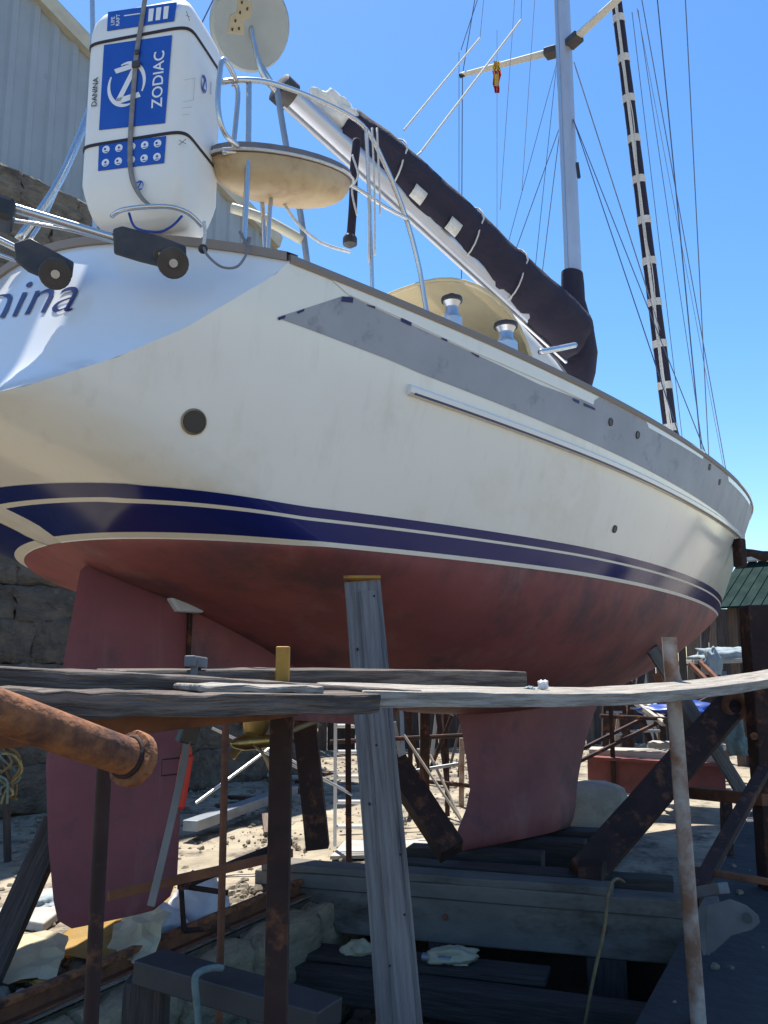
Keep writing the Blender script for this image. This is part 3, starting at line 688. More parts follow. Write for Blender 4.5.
for t in (.52, .64):
    rows = [[cov_pt(t+dt, a, .035) for dt in (-.018,0,.018)] for a in (.16,.22,.28,.34)]
    MB().grid(rows).build('fabric_tag', 'rope_white', cov, smooth=True, solid=.006)
for t in (.27, .44, .70):
    MB().tube([cov_pt(t+.02*a, a, .02) for a in [i/10 for i in range(11)]], .008, 6).build('tie_rope', 'rope_white', cov, smooth=True)
# white bundle of sail at the boom's aft end
bm = bmesh.new(); bmesh.ops.create_icosphere(bm, subdivisions=4, radius=1)
cb = b0.lerp(b1, .875)+up*.21; org = ORG[Y.name]
for v in bm.verts:
    q = v.co.copy(); k = 1+.35*noise.noise(q*2.1)+.12*noise.noise(q*6); v.co = cb + bd*(q.x*.24*k) + up*(q.z*.12*k) + sv*(q.y*.13*k) - org
me = bpy.data.meshes.new('sail_bundle'); bm.to_mesh(me); bm.free(); me.materials.append(MT['canvas_white'])
for p in me.polygons: p.use_smooth = True
o = bpy.data.objects.new('sail_bundle', me); COL.objects.link(o); o.parent = Y; ORG[o.name] = org
# furled headsail on the inner stay, with its pale strip and tags
g0, g1 = B(9.15, 0, 1.38), B(7.12, 0, 14.2)
gd = (g1-g0).normalized(); gpts = [g0.lerp(g1, i/40) for i in range(41)]
gen = MB().tube(gpts, [.03 if i == 0 else .088-.0011*i+.006*noise.noise(V((i*.9,0,0))) for i in range(41)], 14).build('furled_headsail', 'canvas_navy', Y, smooth=True)
tocam = (CAM-g0); gs = gd.cross(tocam).normalized(); gf = gs.cross(gd).normalized()
if gf.dot(tocam) < 0: gf = -gf
MB().bar(g0+gf*.085-gs*.01+gd*.3, g0.lerp(g1,.62)+gf*.075-gs*.01, .036, .016, side=gs).build('luff_strip', 'rope_white', gen)
for i in range(13):
    p = g0.lerp(g1, .028+.040*i); MB().tube([p-gd*.045, p+gd*.045], .096-.0018*i, 14).build('fabric_tag', 'rope_white', gen, smooth=True, auto=40)
MB().tube(smoothpath([p+gf*.1+gs*.03*math.sin(i*2.1) for i, p in enumerate([g0.lerp(g1, .02+.05*j) for j in range(12)])], 4), .006, 5).build('furling_sheet', 'rope_white', gen)
# standing and running rigging
def wire(name, p, q, r=.005, mat='wire', sag=0., n_=1):
    pts = [V(p).lerp(V(q), i/n_)+V((0,0,-sag*4*(i/n_)*(1-i/n_))) for i in range(n_+1)]
    return MB().tube(pts, r, 6).build(name, mat, Y)
wire('forestay', B(10.9,0,1.2), B(6.7,0,15.6), .006)
wire('forestay', ond(710,480,10.4), ond(685,-10,8.9)+V((0,0,.1)), .006)
tS, tP = B(MX-.30,1.22,6.34), B(MX-.30,-1.22,6.34)
for sg, tp_ in ((1,tS),(-1,tP)):
    wire('shroud', B(6.6,1.38*sg,1.15), tp_, .006); wire('shroud', tp_, B(6.5,.1*sg,11), .006)
    wire('lower_shroud', B(6.1,1.45*sg,1.15), mp_(5.3)+V((0,-.08*sg,0)), .005); wire('lower_shroud', B(7.35,1.2*sg,1.15), mp_(5.3)+V((0,-.08*sg,0)), .005)
    wire('backstay', B(1.5,.9*sg,1.4), B(6.4,0,15.5), .0055) if sg < 0 else None
wire('halyard', ond(505,255,8.2), ond(557,62,8.6), .0035); wire('halyard', ond(535,270,8.3), ond(556,70,8.6), .0035)
wire('halyard', ond(522,190,8.3), ond(535,-5,8.5), .003, 'rope_grey'); wire('halyard', ond(500,210,8.2), ond(515,-5,8.5), .003, 'rope_grey')
wire('halyard', ond(660,330,9.2), ond(574,62,8.6), .005, 'rope_grey'); wire('halyard', ond(650,300,9.2), ond(575,66,8.6), .004, 'rope_grey')
wire('sheet', ond(706,470,9.8), ond(638,10,9.0), .004); wire('sheet', ond(686,470,9.7), ond(632,12,9.0), .004); wire('sheet', ond(724,470,9.6), ond(637,8,8.8), .003, 'rope_grey')
wire('topping_lift', ond(404,130,6.9), ond(480,38,7.6), .009, 'rope_white'); wire('topping_lift', ond(421,152,7.0), ond(521,20,7.8), .010, 'rope_white'); wire('topping_lift', ond(480,38,7.6), mp_(15), .003, 'rope_grey'); wire('topping_lift', ond(521,20,7.8), mp_(15), .003, 'rope_grey')
MB().tube(smoothpath([ond(395,170,6.75), ond(408,163,6.8), ond(421,152,7.0)]), .010, 6).build('lazy_jack', 'rope_white', Y, smooth=True)
wire('signal_halyard', ond(459,195,8.9), ond(459,52,8.9), .0035); wire('signal_halyard', ond(480,-8,8.9), ond(461,50,8.9), .005)
wire('signal_halyard', ond(497,262,8.1), ond(497,30,8.5), .0025, 'rope_grey')
# ------------------------------------------------ pushpit
def sp_(pts, r, name='rail', mat='steel', par=None, n_=6): return MB().tube(smoothpath(pts, n_), r, 10).build(name, mat, par or Y, smooth=True)
pp = sp_([ond(222,82,3.95), ond(245,80,4.0), ond(275,84,4.15), ond(320,101,4.45), ond(362,125,4.7), ond(385,165,4.85), ond(405,215,4.95), ond(418,262,5.0), ond(424,296,5.02), ond(428,318,5.02)], .0145, 'pushpit')
sp_([ond(222,152,3.95), ond(262,155,4.1), ond(310,168,4.4), ond(352,186,4.65), ond(385,207,4.8), ond(408,219,4.93)], .013, 'lower_rail', par=pp)
sp_([ond(249,82,4.02), ond(248,160,4.02), ond(243,256,4.02)], .0145, 'stanchion', par=pp)
sp_([ond(366,128,4.72), ond(369,190,4.74), ond(373,306,4.76)], .012, 'stanchion', par=pp)
sp_([ond(252,158,4.3), ond(256,175,4.25), ond(262,200,4.3), ond(265,262,4.3)], .012, 'brace', par=pp)
sp_([ond(267,262,4.25), ond(271,200,4.25), ond(278,175,4.3)], .012, 'brace', par=pp)
sp_([ond(277,90,5.0), ond(287,150,5.0), ond(299,205,5.0), ond(309,276,5.0)], .02, 'gantry_post', 'zinc', par=pp)
sp_([ond(232,208,4.9), ond(262,218,4.9), ond(302,240,5.0)], .03, 'gantry_brace', 'trim_cream', par=pp)
# base foot rope lashing
sp_([ond(240,232,4.0), ond(246,246,3.98), ond(238,250,3.98), ond(250,238,3.98), ond(243,256,3.97)], .008, 'lashing', 'rope_grey', par=pp)
# hanging lines
for x0, x1, y1 in ((366,369,262),(372,375,255),(377,380,215)): sp_([ond(x0,128,4.7), ond((x0+x1)/2+1,190,4.72), ond(x1,y1,4.74)], .006, 'hanging_line', 'rope_white', par=pp)
bag = sp_([ond(357,140,4.78), ond(354,170,4.78), ond(353,205,4.78), ond(350,246,4.78)], .026, 'rolled_cloth', 'canvas_navy', par=pp)
MB().lathe(ond(350,235,4.78), (0,0,-1), [(.028,0),(.042,.02),(.042,.06),(.02,.075)], 12).build('rope_clutch', 'black_plastic', bag, smooth=True, auto=40)
sp_([ond(284,204,4.35), ond(300,226,4.4), ond(322,243,4.5), ond(350,252,4.6)], .009, 'hose', 'rope_white', par=pp)
sp_([ond(352,155,4.7), ond(358,175,4.7), ond(352,190,4.7), ond(357,215,4.7)], .006, 'hanging_line', 'rope_white', par=pp)
# stern seat on the pushpit: tan bowl with a grey cushion on it
sa, sb = ond(212,157,4.0), ond(347,187,4.6); sc_ = (sa+sb)/2; ax = (sb-sa)/2; ax.z = 0; al = ax.length; ax.normalize(); ay = V((-ax.y, ax.x, 0))
rows = []
for i in range(9):
    t = i/8; r = []; kk = math.cos(t*math.pi/2)**.55
    for j in range(28): a = 6.283*j/28; r.append(sc_+ax*(al*kk*math.cos(a)) + ay*(.17*kk*math.sin(a)) + V((0,0,(sb.z-sa.z)*.5*kk*math.cos(a)-.16*math.sin(t*math.pi/2))))
    rows.append(r)
mb = MB(); mb.grid(rows, closed=True); mb.face(range(28)); seat = mb.build('stern_seat', 'seat_tan', Y, smooth=True, auto=60)
def elr(k, dz, n_=28): return [sc_+ax*(al*k*math.cos(6.283*j/n_))+ay*(.17*k*math.sin(6.283*j/n_))+V((0,0,(sb.z-sa.z)*.5*k*math.cos(6.283*j/n_)+dz)) for j in range(n_)]
mb = MB(); mb.grid([elr(1.03,.002), elr(1.04,.02), elr(1.02,.055), elr(.9,.065)], closed=True); mb.face(range(84,112)); mb.face(range(28)); mb.build('cushion', 'cushion_grey', seat, smooth=True, auto=45)
MB().tube(elr(1.055,.012), .008, 6, closed=True).build('piping', 'rope_white', seat, smooth=True)
for i, (x, y) in enumerate(((277,150),(303,157),(318,162))):
    MB().lathe(ond(x,y+6,4.3+.1*i), (0,0,1), [(.05,0),(.048,.02),(.02,.04)], 12).build('towel_roll', 'canvas_white', seat, smooth=True)
# round aerial dish behind the raft
dc = ond(252, 26, 4.9); dn = (CAM-dc).normalized()*.62+RH*.35*-1+V((0,0,-.5)); dn = (-(FH*.55)+RH*.45-V((0,0,.55))).normalized()
dish = MB().lathe(dc-dn*.05, dn, [(.20,-.03),(.262,0),(.268,.03),(.25,.052),(.235,.045),(.02,.04)], 32).build('aerial_dish', 'dish_grey', Y, smooth=True, auto=35)
mb = MB(); q = ond(239, 18, 4.72); e1 = (RH*.9-V((0,0,.3))).normalized(); e2 = dn.cross(e1).normalized()
mb.prism([q+e1*a+e2*b for a, b in ((-.06,-.10),(.05,-.08),(.03,-.01),(.075,.03),(.06,.10),(-.03,.11),(-.02,.03),(-.06,.0))], dn, .014); br = mb.build('bracket', 'bracket_tan', dish, bevel=.004)
for a, b in ((-.03,-.07),(.01,-.055),(-.02,-.02),(.0,.03),(.04,.06),(.0,.085)): MB().disc(q+e1*a+e2*b+dn*.008, dn, .0095, .004, 10).build('hole', 'black_plastic', br)
sp_([dc-dn*.03, ond(262,72,4.95), ond(277,92,5.0)], .018, 'arm', 'steel', par=dish)
# davit tubes and hinges on the transom
dav = []
def davit(pa, pb, hinge, r):
    t = MB().tube([pa, pb], r, 14).build('davit_tube', 'steel', Y, smooth=True, auto=50); return t
t1 = davit(ond(-20,198,3.3), ond(120,240,3.55), None, .0195)
sp_([ond(-20,216,3.4), ond(60,228,3.5), ond(118,243,3.6)], .009, 'brace', par=t1)
t2 = davit(ond(-30,226,3.75), ond(24,252,3.85), None, .017)
sp_([ond(-20,248,3.75), ond(20,262,3.85)], .010, 'brace', par=t2)
def hinge(par, pts, d_, discs, th=.05):
    nrm = (CAM-ond(pts[0][0], pts[0][1], d_)).normalized()
    h = MB().prism([ond(x, y, d_) for x, y in pts], nrm, th).build('hinge_bracket', 'hinge_plastic', par, bevel=.008)
    for x, y, r in discs:
        c_ = ond(x, y, d_-.03); MB().disc(c_, nrm, r, .045, 20).build('pivot_disc', 'hinge_plastic', h, bevel=.006)
        MB().disc(c_+nrm*.028, nrm, r*.28, .014, 10).build('bolt', 'steel', h)
hinge(t1, [(113,229),(122,226),(160,236),(186,246),(186,268),(172,270),(140,262),(114,254)], 3.53, [(173,263,.066),(160,254,.030)])
hinge(t2, [(14,243),(30,238),(56,252),(74,262),(72,278),(56,284),(28,272),(16,262)], 3.83, [(55,274,.072)])
MB().bar(ond(-25,206,3.28), ond(14,218,3.34), .16, .10).build('socket', 'black_plastic', t1, bevel=.02)
# long stainless strut behind the raft
sp_([ond(96,95,4.6), ond(60,180,4.45), ond(18,240,4.35)], .022, 'gantry_strut', 'steel', par=pp); sp_([ond(85,120,4.7), ond(50,205,4.6), ond(30,240,4.5)], .012, 'gantry_strut', 'steel', par=pp)
# breather hose looping on the quarter
sp_([ond(203,246,3.75), ond(208,256,3.72), ond(222,267,3.72), ond(238,266,3.75), ond(248,250,3.82), ond(246,242,3.9)], .006, 'breather_hose', 'rope_grey')
MB().lathe(ond(203,249,3.76), (CAM-ond(203,249,3.76)), [(.022,-.02),(.022,.012),(.012,.02)], 12).build('breather_cap', 'black_plastic', Y, smooth=True, auto=40)
# name on the transom (raked script)
def transom_pt(z, vv):
    p = topP(0, z/1.36); uc_ = tcl(z); return B(uc_+(p.x-uc_)*abs(vv)**2.2, p.y*vv, p.z+.26*max(0, z-.5)*(1-vv*vv))
def transom_hit(px, py):
    best = None
    for i in range(60):
        for j in range(90):
            z = .4+.96*i/59; vv = -1+2*j/89; d_ = transom_pt(z, vv)-CAM; c_ = d_.dot(F3); e = (384+FPX*d_.dot(RH)/c_-px)**2+(512-FPX*d_.dot(U3)/c_-py)**2
            if best is None or e < best[0]: best = (e, z, vv)
    return best[1:]
cu = bpy.data.curves.new('t', 'FONT'); cu.body = 'Danina'; cu.size = 1; cu.align_x = 'RIGHT'; cu.shear = .48; cu.offset = -.006; cu.resolution_u = 4
ob = bpy.data.objects.new('t', cu); COL.objects.link(ob); me = bpy.data.meshes.new_from_object(ob.evaluated_get(bpy.context.evaluated_depsgraph_get())); bpy.data.objects.remove(ob)
bm = bmesh.new(); bm.from_mesh(me); bmesh.ops.triangulate(bm, faces=bm.faces); bmesh.ops.subdivide_edges(bm, edges=bm.edges, cuts=1); bm.to_mesh(me); bm.free()
GX = [-3.3+3.4*i/8 for i in range(9)]; GY = [-.3, .1, .5, .9]
GR = [[transom_hit(74+57*gx, 311-6*gx-52*gy) for gy in GY] for gx in GX]
for v in me.vertices:
    fx = min(7.999, max(0, (v.co.x+3.3)/3.4*8)); fy = min(2.999, max(0, (v.co.y+.3)/.4)); i_, j_ = int(fx), int(fy); fx -= i_; fy -= j_
    q = [lerp(lerp(GR[i_][j_][c_], GR[i_+1][j_][c_], fx), lerp(GR[i_][j_+1][c_], GR[i_+1][j_+1][c_], fx), fy) for c_ in (0, 1)]
    v.co = transom_pt(*q) + V((-.0035, -.0015, .0035)) - ORG[Y.name]
me.materials.clear(); me.materials.append(MT['letter_navy']); tx = bpy.data.objects.new('name_lettering', me); COL.objects.link(tx); tx.parent = Y; ORG[tx.name] = ORG[Y.name]
# unseen panels and bars added above the frame to shade and streak the transom
gz = 5.2
for v0, v1 in ((-1.72,-1.24),(-1.12,-.78),(-.64,-.34)):
    pn_ = MB().bar(B(1.22,(v0+v1)/2,gz), B(2.35,(v0+v1)/2,gz), v1-v0, .03, side=V((0,1,0))).build('shade_panel', 'stripe_blue', Y, bevel=.004)
sp_([B(1.25,-.6,gz-.03), B(2.3,-.6,gz-.03)], .018, 'shade_panel_bar', par=pp); sp_([B(1.75,-1.75,gz-.03), B(1.75,-.45,gz-.03)], .018, 'shade_panel_bar', par=pp)
sp_([B(1.9,-1.0,1.4), B(1.9,-1.0,2.4), B(1.7,-1.0,gz-.03)], .018, 'shade_panel_bar', par=pp); sp_([ond(277,92,5.0), B(1.75,-.5,gz-.03)], .018, 'shade_panel_bar', par=pp)
# ================================================================== LIFE RAFT
ra = math.radians(14); RX = RH*math.cos(ra)-FH*math.sin(ra); RY = FH*math.cos(ra)+RH*math.sin(ra)
RP = ond(186, 110, 3.72)          # on the front right edge
zt, zb = ond(182, -16, 3.72).z, ond(182, 207, 3.72).z; RW, RDp = .555, .40
RC = RP - RX*RW/2 + RY*RDp/2; RC.z = zb
raft = root('life_raft_canister', RC, 'white hard-shell life raft canister with blue print strapped upright on the stern rail', 'life raft')
def rring(z, kw, kd, n_=48, e=8.5, g=0.):
    r = []
    for j in range(n_):
        a = 6.283*j/n_; c_, s_ = math.cos(a), math.sin(a); x = math.copysign(abs(c_)**(2/e), c_); y = math.copysign(abs(s_)**(2/e), s_)
        r.append(V((RC.x,RC.y,z))+RX*(x*(RW/2*kw+g))+RY*(y*(RDp/2*kd+g)))
    return r
HH = zt-zb
PR = [(0,.66,.60),(.004,.74,.70),(.03,.83,.80),(.075,.90,.88),(.13,.965,.95),(.17,1,1),(.50,1,1),(.52,.992,.992),(.535,1,1),(.86,1,1),(.92,.96,.95),(.965,.86,.84),(.985,.72,.70),(1,.5,.5)]
mb = MB(); rows = [rring(zb+HH*t, a, b) for t, a, b in PR]; mb.grid(rows, closed=True); mb.face(range(48)); mb.face(range(len(mb.v)-48, len(mb.v)))
shell = mb.build('shell', 'raft_white', raft, smooth=True, auto=50)
def rp(px, py, off=.003):
    nrm = -RY; r = ray(px, py); p0 = RP - RY*off; return CAM + r*((p0-CAM).dot(nrm)/r.dot(nrm))
def rps(px, py, off=.004):
    nrm = RX; r = ray(px, py); p0 = RP + RX*off; return CAM + r*((p0-CAM).dot(nrm)/r.dot(nrm))
def decal(name, pts, mat, par, f=rp, off=.003, th=.0012):
    q = [f(x, y, off) for x, y in pts]; nrm = (-RY if f is rp else RX)
    return MB().prism(q, nrm, th).build(name, mat, par)
big = decal('label_panel', [(104,45),(172,35),(165,123),(99,130)], 'print_blue', raft)
top = decal('label_panel', [(108,12),(177,2),(174,21),(107,31)], 'print_blue', raft)
low = decal('label_panel', [(99,144),(166,136),(164,163),(98,171)], 'print_blue', raft)
UPV = V((0,0,1)); cxy = lambda x, y, o=.005: rp(x, y, o)
text_part('lettering', 'ZODIAC', 'print_white', cxy(158.5,79), UPV, -RX, .078, raft, squash=1.0)
text_part('lettering', 'DANINA', 'print_black', rp(95,92,.004), UPV, -RX, .040, raft)
# round Z emblem: open ring with the letter's bars crossing it
lc = cxy(126.5, 84); ring = []
def emblem(c_, r, mat, ux, uy, name='emblem', par=None, nrm=None):
    mb = MB(); n_ = 30; nrm = nrm or -RY
    for a0, a1 in ((-.15*math.pi, .62*math.pi), (.85*math.pi, 1.62*math.pi)):
        i0 = len(mb.v)
        for i in range(n_+1):
            t = i/n_; a = a0+(a1-a0)*t; wd = .20*math.sin(math.pi*(.12+.80*t)); ca, sa_ = math.cos(a), math.sin(a)
            for k in (1-wd/2, 1+wd/2): mb.v.append(c_+ux*(r*k*ca*.80)+uy*(r*k*sa_))
        for i in range(n_): mb.face((i0+2*i, i0+2*i+1, i0+2*i+3, i0+2*i+2))
    for P in ([(-.75,.80),(.55,.98),(.60,.72),(-.62,.58)], [(-.55,-.62),(.72,-.48),(.85,-.72),(-.50,-.90)], [(.32,.78),(.62,.74),(-.28,-.78),(-.58,-.74)]):
        i0 = mb.add([c_+ux*(r*a*.8)+uy*(r*b)+nrm*.0006 for a, b in P]); mb.face(range(i0, i0+4))
    return mb.build(name, mat, par or raft, solid=.001)
# the print is laid on its side: letter up axis points left
emblem(lc, .112, 'print_white', RX*1.05, UPV)
emblem(rp(139,186,.004), .026, 'print_blue', RX, UPV)
emblem(rps(204,84), .045, 'print_blue', (RY*.8+UPV*.0), UPV, nrm=RX)
for x in range(3): decal('print_bar', [(149+7.5*x,9-1.2*x),(154+7.5*x,8.3-1.2*x),(152.5+7.5*x,21-1.2*x),(148+7.5*x,21.6-1.2*x)], 'print_white', raft, off=.0045)
text_part('lettering', 'LIFE\nRAFT', 'print_white', cxy(115.5,20.5), UPV, -RX, .028, raft)
decal('print_bar', [(124,15.3),(140,13),(140,14),(124,16.3)], 'print_white', raft, off=.0045)
for i in range(5):
    for j in range(2):
        x = 106+12.9*i-.6*j; y = 149.5-1.5*i+13.3*j; MB().disc(cxy(x, y, .004), -RY, .0195, .002, 20).build('pictogram', 'print_white', raft)
        MB().disc(cxy(x-1+(i+j)%2, y-.5, .0056), -RY, .0065, .0012, 6).build('pictogram_mark', 'print_blue', raft)
        MB().box(cxy(x, y+2.2, .0056), RX*.009, RY*.0006, UPV*.0018).build('pictogram_mark', 'print_blue', raft)
def xmark(px, py, f):
    ux = RX if f is rp else RY; c_ = f(px, py, .004); mb = MB()
    for a in (.6, -.6): d_ = (ux*math.cos(a)+UPV*math.sin(a))*.022; mb.tube([c_-d_, c_+d_], .0018, 5)
    mb.build('ink_cross', 'strap_grey', raft)
xmark(188, 16, rps); xmark(182.5, 142, rp)
for (x0,y0,x1,y1) in ((180,80,191,78),(191,78,189.5,100),(189.5,100,179,102),(178,108,188,107),(178,115,186,114)):
    MB().tube([rps(x0+4,y0), rps(x1+4,y1)], .0007, 4).build('stamp_line', 'strap_grey', raft)
text_part('lettering', 'ZODIAC', 'print_blue', rps(211,88), UPV, -RY, .018, raft)
# black bands and the grey lashing strap
def rband(py, name='band'):
    z = rp(182, py).z
    mb = MB(); mb.grid([rring(z-.007, 1, 1, 60, g=.002), rring(z-.007, 1, 1, 60, g=.0055), rring(z+.007, 1, 1, 60, g=.0055), rring(z+.007, 1, 1, 60, g=.002)], closed=True); mb.build(name, 'strap_black', raft)
rband(27); rband(131)
def ribbon(pts, wd, mat, name, par, wdir=RX, off=.010):
    P = smoothpath([rp(x, y, off) for x, y in pts], 5); rows = [[p-wdir*wd/2, p+wdir*wd/2] for p in P]; return MB().grid(rows).build(name, mat, par, smooth=True, solid=.003)
lash = root('lashing_strap', rp(140,100,.01), 'grey webbing strap with buckle running down the front of the life raft', 'strap')
ribbon([(147,-14),(141,25),(137,50),(135,70),(132,110),(130,150),(132,178),(141,197),(152,207)], .025, 'strap_grey', 'webbing', lash)
MB().box(rp(136,64,.016), RX*.021, RY*.006, UPV*.017).build('buckle', 'hinge_plastic', lash, bevel=.004)
MB().box(rp(137,52,.015), RX*.012, RY*.005, UPV*.012).build('buckle', 'hinge_plastic', lash, bevel=.003)
# stainless cradle holding it (part of the yacht's pushpit)
sp_([ond(112,216,3.72), ond(122,210,3.66), ond(145,207,3.64), ond(170,207,3.64), ond(188,213,3.68), ond(202,226,3.74)], .011, 'raft_cradle', par=pp)
sp_([ond(236,80,3.95), ond(229,66,3.86), ond(223,60,3.80), ond(220,72,3.78), ond(218,105,3.78), ond(224,132,3.82), ond(238,146,3.95)], .013, 'raft_cradle', par=pp)
sp_([ond(233,84,3.98), ond(238,94,4.0), ond(233,150,3.98)], .013, 'raft_cradle', par=pp)
sp_([ond(129,213,3.70), ond(136,228,3.7), ond(158,232,3.7), ond(172,226,3.7), ond(182,216,3.72)], .006, 'painter_line', 'tarp_blue', par=pp)
sp_([ond(204,222,3.8), ond(205,235,3.78), ond(203,247,3.76)], .008, 'painter_line', 'rope_white', par=pp)

# courtesy flag
fc = ond(497, 62, 8.5); flag = root('courtesy_flag', fc, 'small red and yellow flag hanging limp below the spreader', 'flag')
def flagcol(i): return ('flag_yellow', 'flag_red')[i % 2]
for i, (y0, y1, w0, w1) in enumerate(((61,71,3.0,3.6),(71,93,4.2,2.2))):
    rows = []
    for k in range(6):
        t = k/5; y = y0+(y1-y0)*t; wd = w0+(w1-w0)*t; rows.append([ond(496.5+(-1+2*j/6)*wd+.8*math.sin(k*1.7), y, 8.5+.03*math.sin(j*2.2+k)) for j in range(7)])
    MB().grid(rows).build('cloth', flagcol(i), flag, smooth=True, solid=.004)
MB().grid([[ond(496+dx, y, 8.47) for dx in (-1.5,.5,2.5)] for y in (74,80,86)]).build('cloth', 'flag_yellow', flag, solid=.003)

# ================================================================== SCAFFOLD ALONG THE HULL
PY = -2.62
def PL(pts, y=PY): return smoothpath([ony(a, b, y) for a, b in pts], 5)
def plank(pts, y, wd, th, mat, label, jit=.002, seed=1, roll=.035):
    P = PL(pts, y); P = [p-V((0,0,th/2)) for p in P]
    mb = MB(); mb.bar(None, None, wd, th, side=V((0,1,roll)), pts=P, jit=jit, seed=seed)
    return mb.build('scaffold_plank', mat, bevel=.006, label=label, cat='plank', group='scaffold planks along the hull')
plank([(-120,660),(0,667),(110,671.5),(200,676.5),(300,683),(400,689)], -2.64, .19, .052, 'plank_wood', 'weathered scaffold plank running off the left edge in front of the rudder', seed=2)
plank([(338,686),(450,688.5),(550,690),(650,687.5),(768,674),(900,648)], -2.64, .21, .050, 'plank_grey', 'long pale sagging plank crossing before the keel and bending up at right', seed=3, roll=.10)
plank([(110,669),(300,668.5),(420,669.5),(511,671)], -2.42, .16, .062, 'plank_wood', 'short scaffold plank behind the others, ending before the middle of the keel', seed=4)
plank([(-120,686),(0,688),(120,691),(230,692),(361,693)], -2.82, .15, .050, 'plank_wood', 'split grey plank nearest the camera, ending beside the timber prop', jit=.004, seed=5)
plank([(185,683.5),(250,684.5),(312,685.5)], -2.80, .10, .018, 'plank_grey', 'thin splintered board lying on the nearest plank', jit=.003, seed=6)
def post(pts, r, mat, label, name='scaffold_post', sq=False, wd=.06, kind=None, group='rusty scaffold posts'):
    if sq: return MB().bar(pts[0], pts[1], wd, wd, side=RH, seg=10, jit=.0015).build(name, mat, label=label, cat='post', group=group, bevel=.004)
    return MB().tube([pts[0].lerp(pts[1], i/6) for i in range(7)], r, 12).build(name, mat, label=label, cat='post', group=group, smooth=True, auto=50)
def down(p, z, lean=V((0,0,0))): q = V(p)+lean; q.z = z; return q
p_ = ony(105, 752, -2.72); post((p_, down(p_, TZ)), .0165, 'rust_dark', 'thin dark steel post in front of the rudder, beside the rusty pipe end')
p_ = ony(283, 655, -2.53); pr_ = root('scaffold_post', down(p_, TZ), 'thick rust-brown square post with yellow tip left of the timber prop', 'post', 'rusty scaffold posts')
MB().bar(p_-V((0,0,.08)), down(p_, TZ), .062, .062, side=RH, seg=12, jit=.0015).build('shaft', 'rust_dark', pr_, bevel=.004)
MB().bar(p_+V((0,0,.025)), p_-V((0,0,.079)), .040, .030, side=RH).build('tip', 'yellow_paint', pr_, bevel=.004)
p_ = ony(669, 637, -2.50); q_ = onz(684, 962, 0.0); q_ = V((p_.x+.05, -2.52, 0.0))
post((p_, q_), .038, 'rust_white', 'pale flaking tubular post standing before the bow section of the hull')
p_ = ony(226, 712, -.9); post((p_, down(p_, TZ, V((.02,0,0)))), .018, 'rust', 'slim rusty post behind the rudder, next to the propeller')
# rusty angle iron under the planks and rusty flat bar lower down
MB().bar(ony(-60,741,-2.70), ony(292,707,-2.60), .05, .05, seg=8, jit=.002).build('steel_angle', 'rust', label='rusty steel bar carrying the planks in front of the rudder', cat='steel bar', bevel=.004)
MB().bar(ond(108,896,2.65), ond(292,853,3.15), .012, .028, seg=8, jit=.001).build('flat_bar', 'rust', label='low rusty flat bar between the two scaffold posts', cat='steel bar', bevel=.002)
# bar clamp
cl0, cl1 = ond(195,660,2.42), ond(151,906,2.36); clp = root('bar_clamp', cl1, 'steel bar clamp with red handle hanging on the plank before the rudder', 'clamp')
cdir = (cl1-cl0).normalized(); ctow = (CAM-cl0).normalized()
P = smoothpath([cl0, ond(188,735,2.40), ond(176,800,2.38), cl1], 5)
MB().bar(None, None, .019, .007, pts=P, side=RH)  .build('bar', 'steel_paint_grey', clp, bevel=.001)
MB().bar(ond(189,661,2.40), ond(203,663,2.50), .03, .03, side=V((0,0,1))).build('fixed_jaw', 'steel_paint_grey', clp, bevel=.004)
MB().bar(ond(197,665,2.47), ond(196,672,2.47), .022, .022, side=RH).build('jaw_pad', 'rust_dark', clp)
MB().bar(ond(180,732,2.38), ond(196,736,2.42), .024, .05, side=ctow).build('sliding_arm', 'black_plastic', clp, bevel=.004)
MB().tube([ond(191,722,2.42), ond(188,748,2.42)], .0075, 8).build('screw', 'rust_dark', clp)
MB().lathe(ond(188.5,746,2.42), (ond(179,803,2.42)-ond(188.5,746,2.42)), [(.008,0),(.011,.01),(.0125,.02),(.0175,.026),(.0175,.155),(.012,.162)], 8).build('handle', 'red_handle', clp, auto=30)
# rusty pipe poking in from the left with a ragged flange
pa, pb = ond(-90, 679, 1.28), ond(133, 759, 1.66); pd = (pb-pa).normalized()
pipe = root('rusty_pipe', pa.lerp(pb,.5), 'orange rusty steel pipe with ragged flange poking in from the left edge', 'pipe')
MB().tube([pa.lerp(pb, -.65+1.65*i/18) for i in range(19)], .034, 24).build('pipe_wall', 'rust_orange', pipe, smooth=True, auto=50)
fl = MB(); upv = pd.orthogonal().normalized(); sdv = pd.cross(upv); rows = []
for j in range(48):
    a = 6.283*j/48; e = upv*math.cos(a)+sdv*math.sin(a); n_ = .0035*noise.noise(V((math.cos(a)*4, math.sin(a)*4, 3)))
    rows.append([pb+e*.034-pd*.012, pb+e*(.049+n_)-pd*.010, pb+e*(.051+n_)-pd*.007, pb+e*(.051+n_)+pd*.007, pb+e*(.049+n_)+pd*.010, pb+e*.031+pd*.010, pb+e*.030-pd*.02])
fl.grid(rows+[rows[0]]); fl.build('flange', 'rust_orange', pipe, smooth=True, auto=30)
MB().tube([pb-pd*.016+(upv*math.cos(6.283*k/24)+sdv*math.sin(6.283*k/24))*.036 for k in range(24)], .0045, 6, closed=True).build('weld_bead', 'rust_dark', pipe, smooth=True)
MB().disc(pb+pd*.004, pd, .031, .004, 24).build('plug', 'rust_dark', pipe)
MB().bar(pa.lerp(pb,-.6), pa.lerp(pb,-.6)-V((0,0,pa.z)), .04, .04).build('stand', 'rust_dark', pipe)
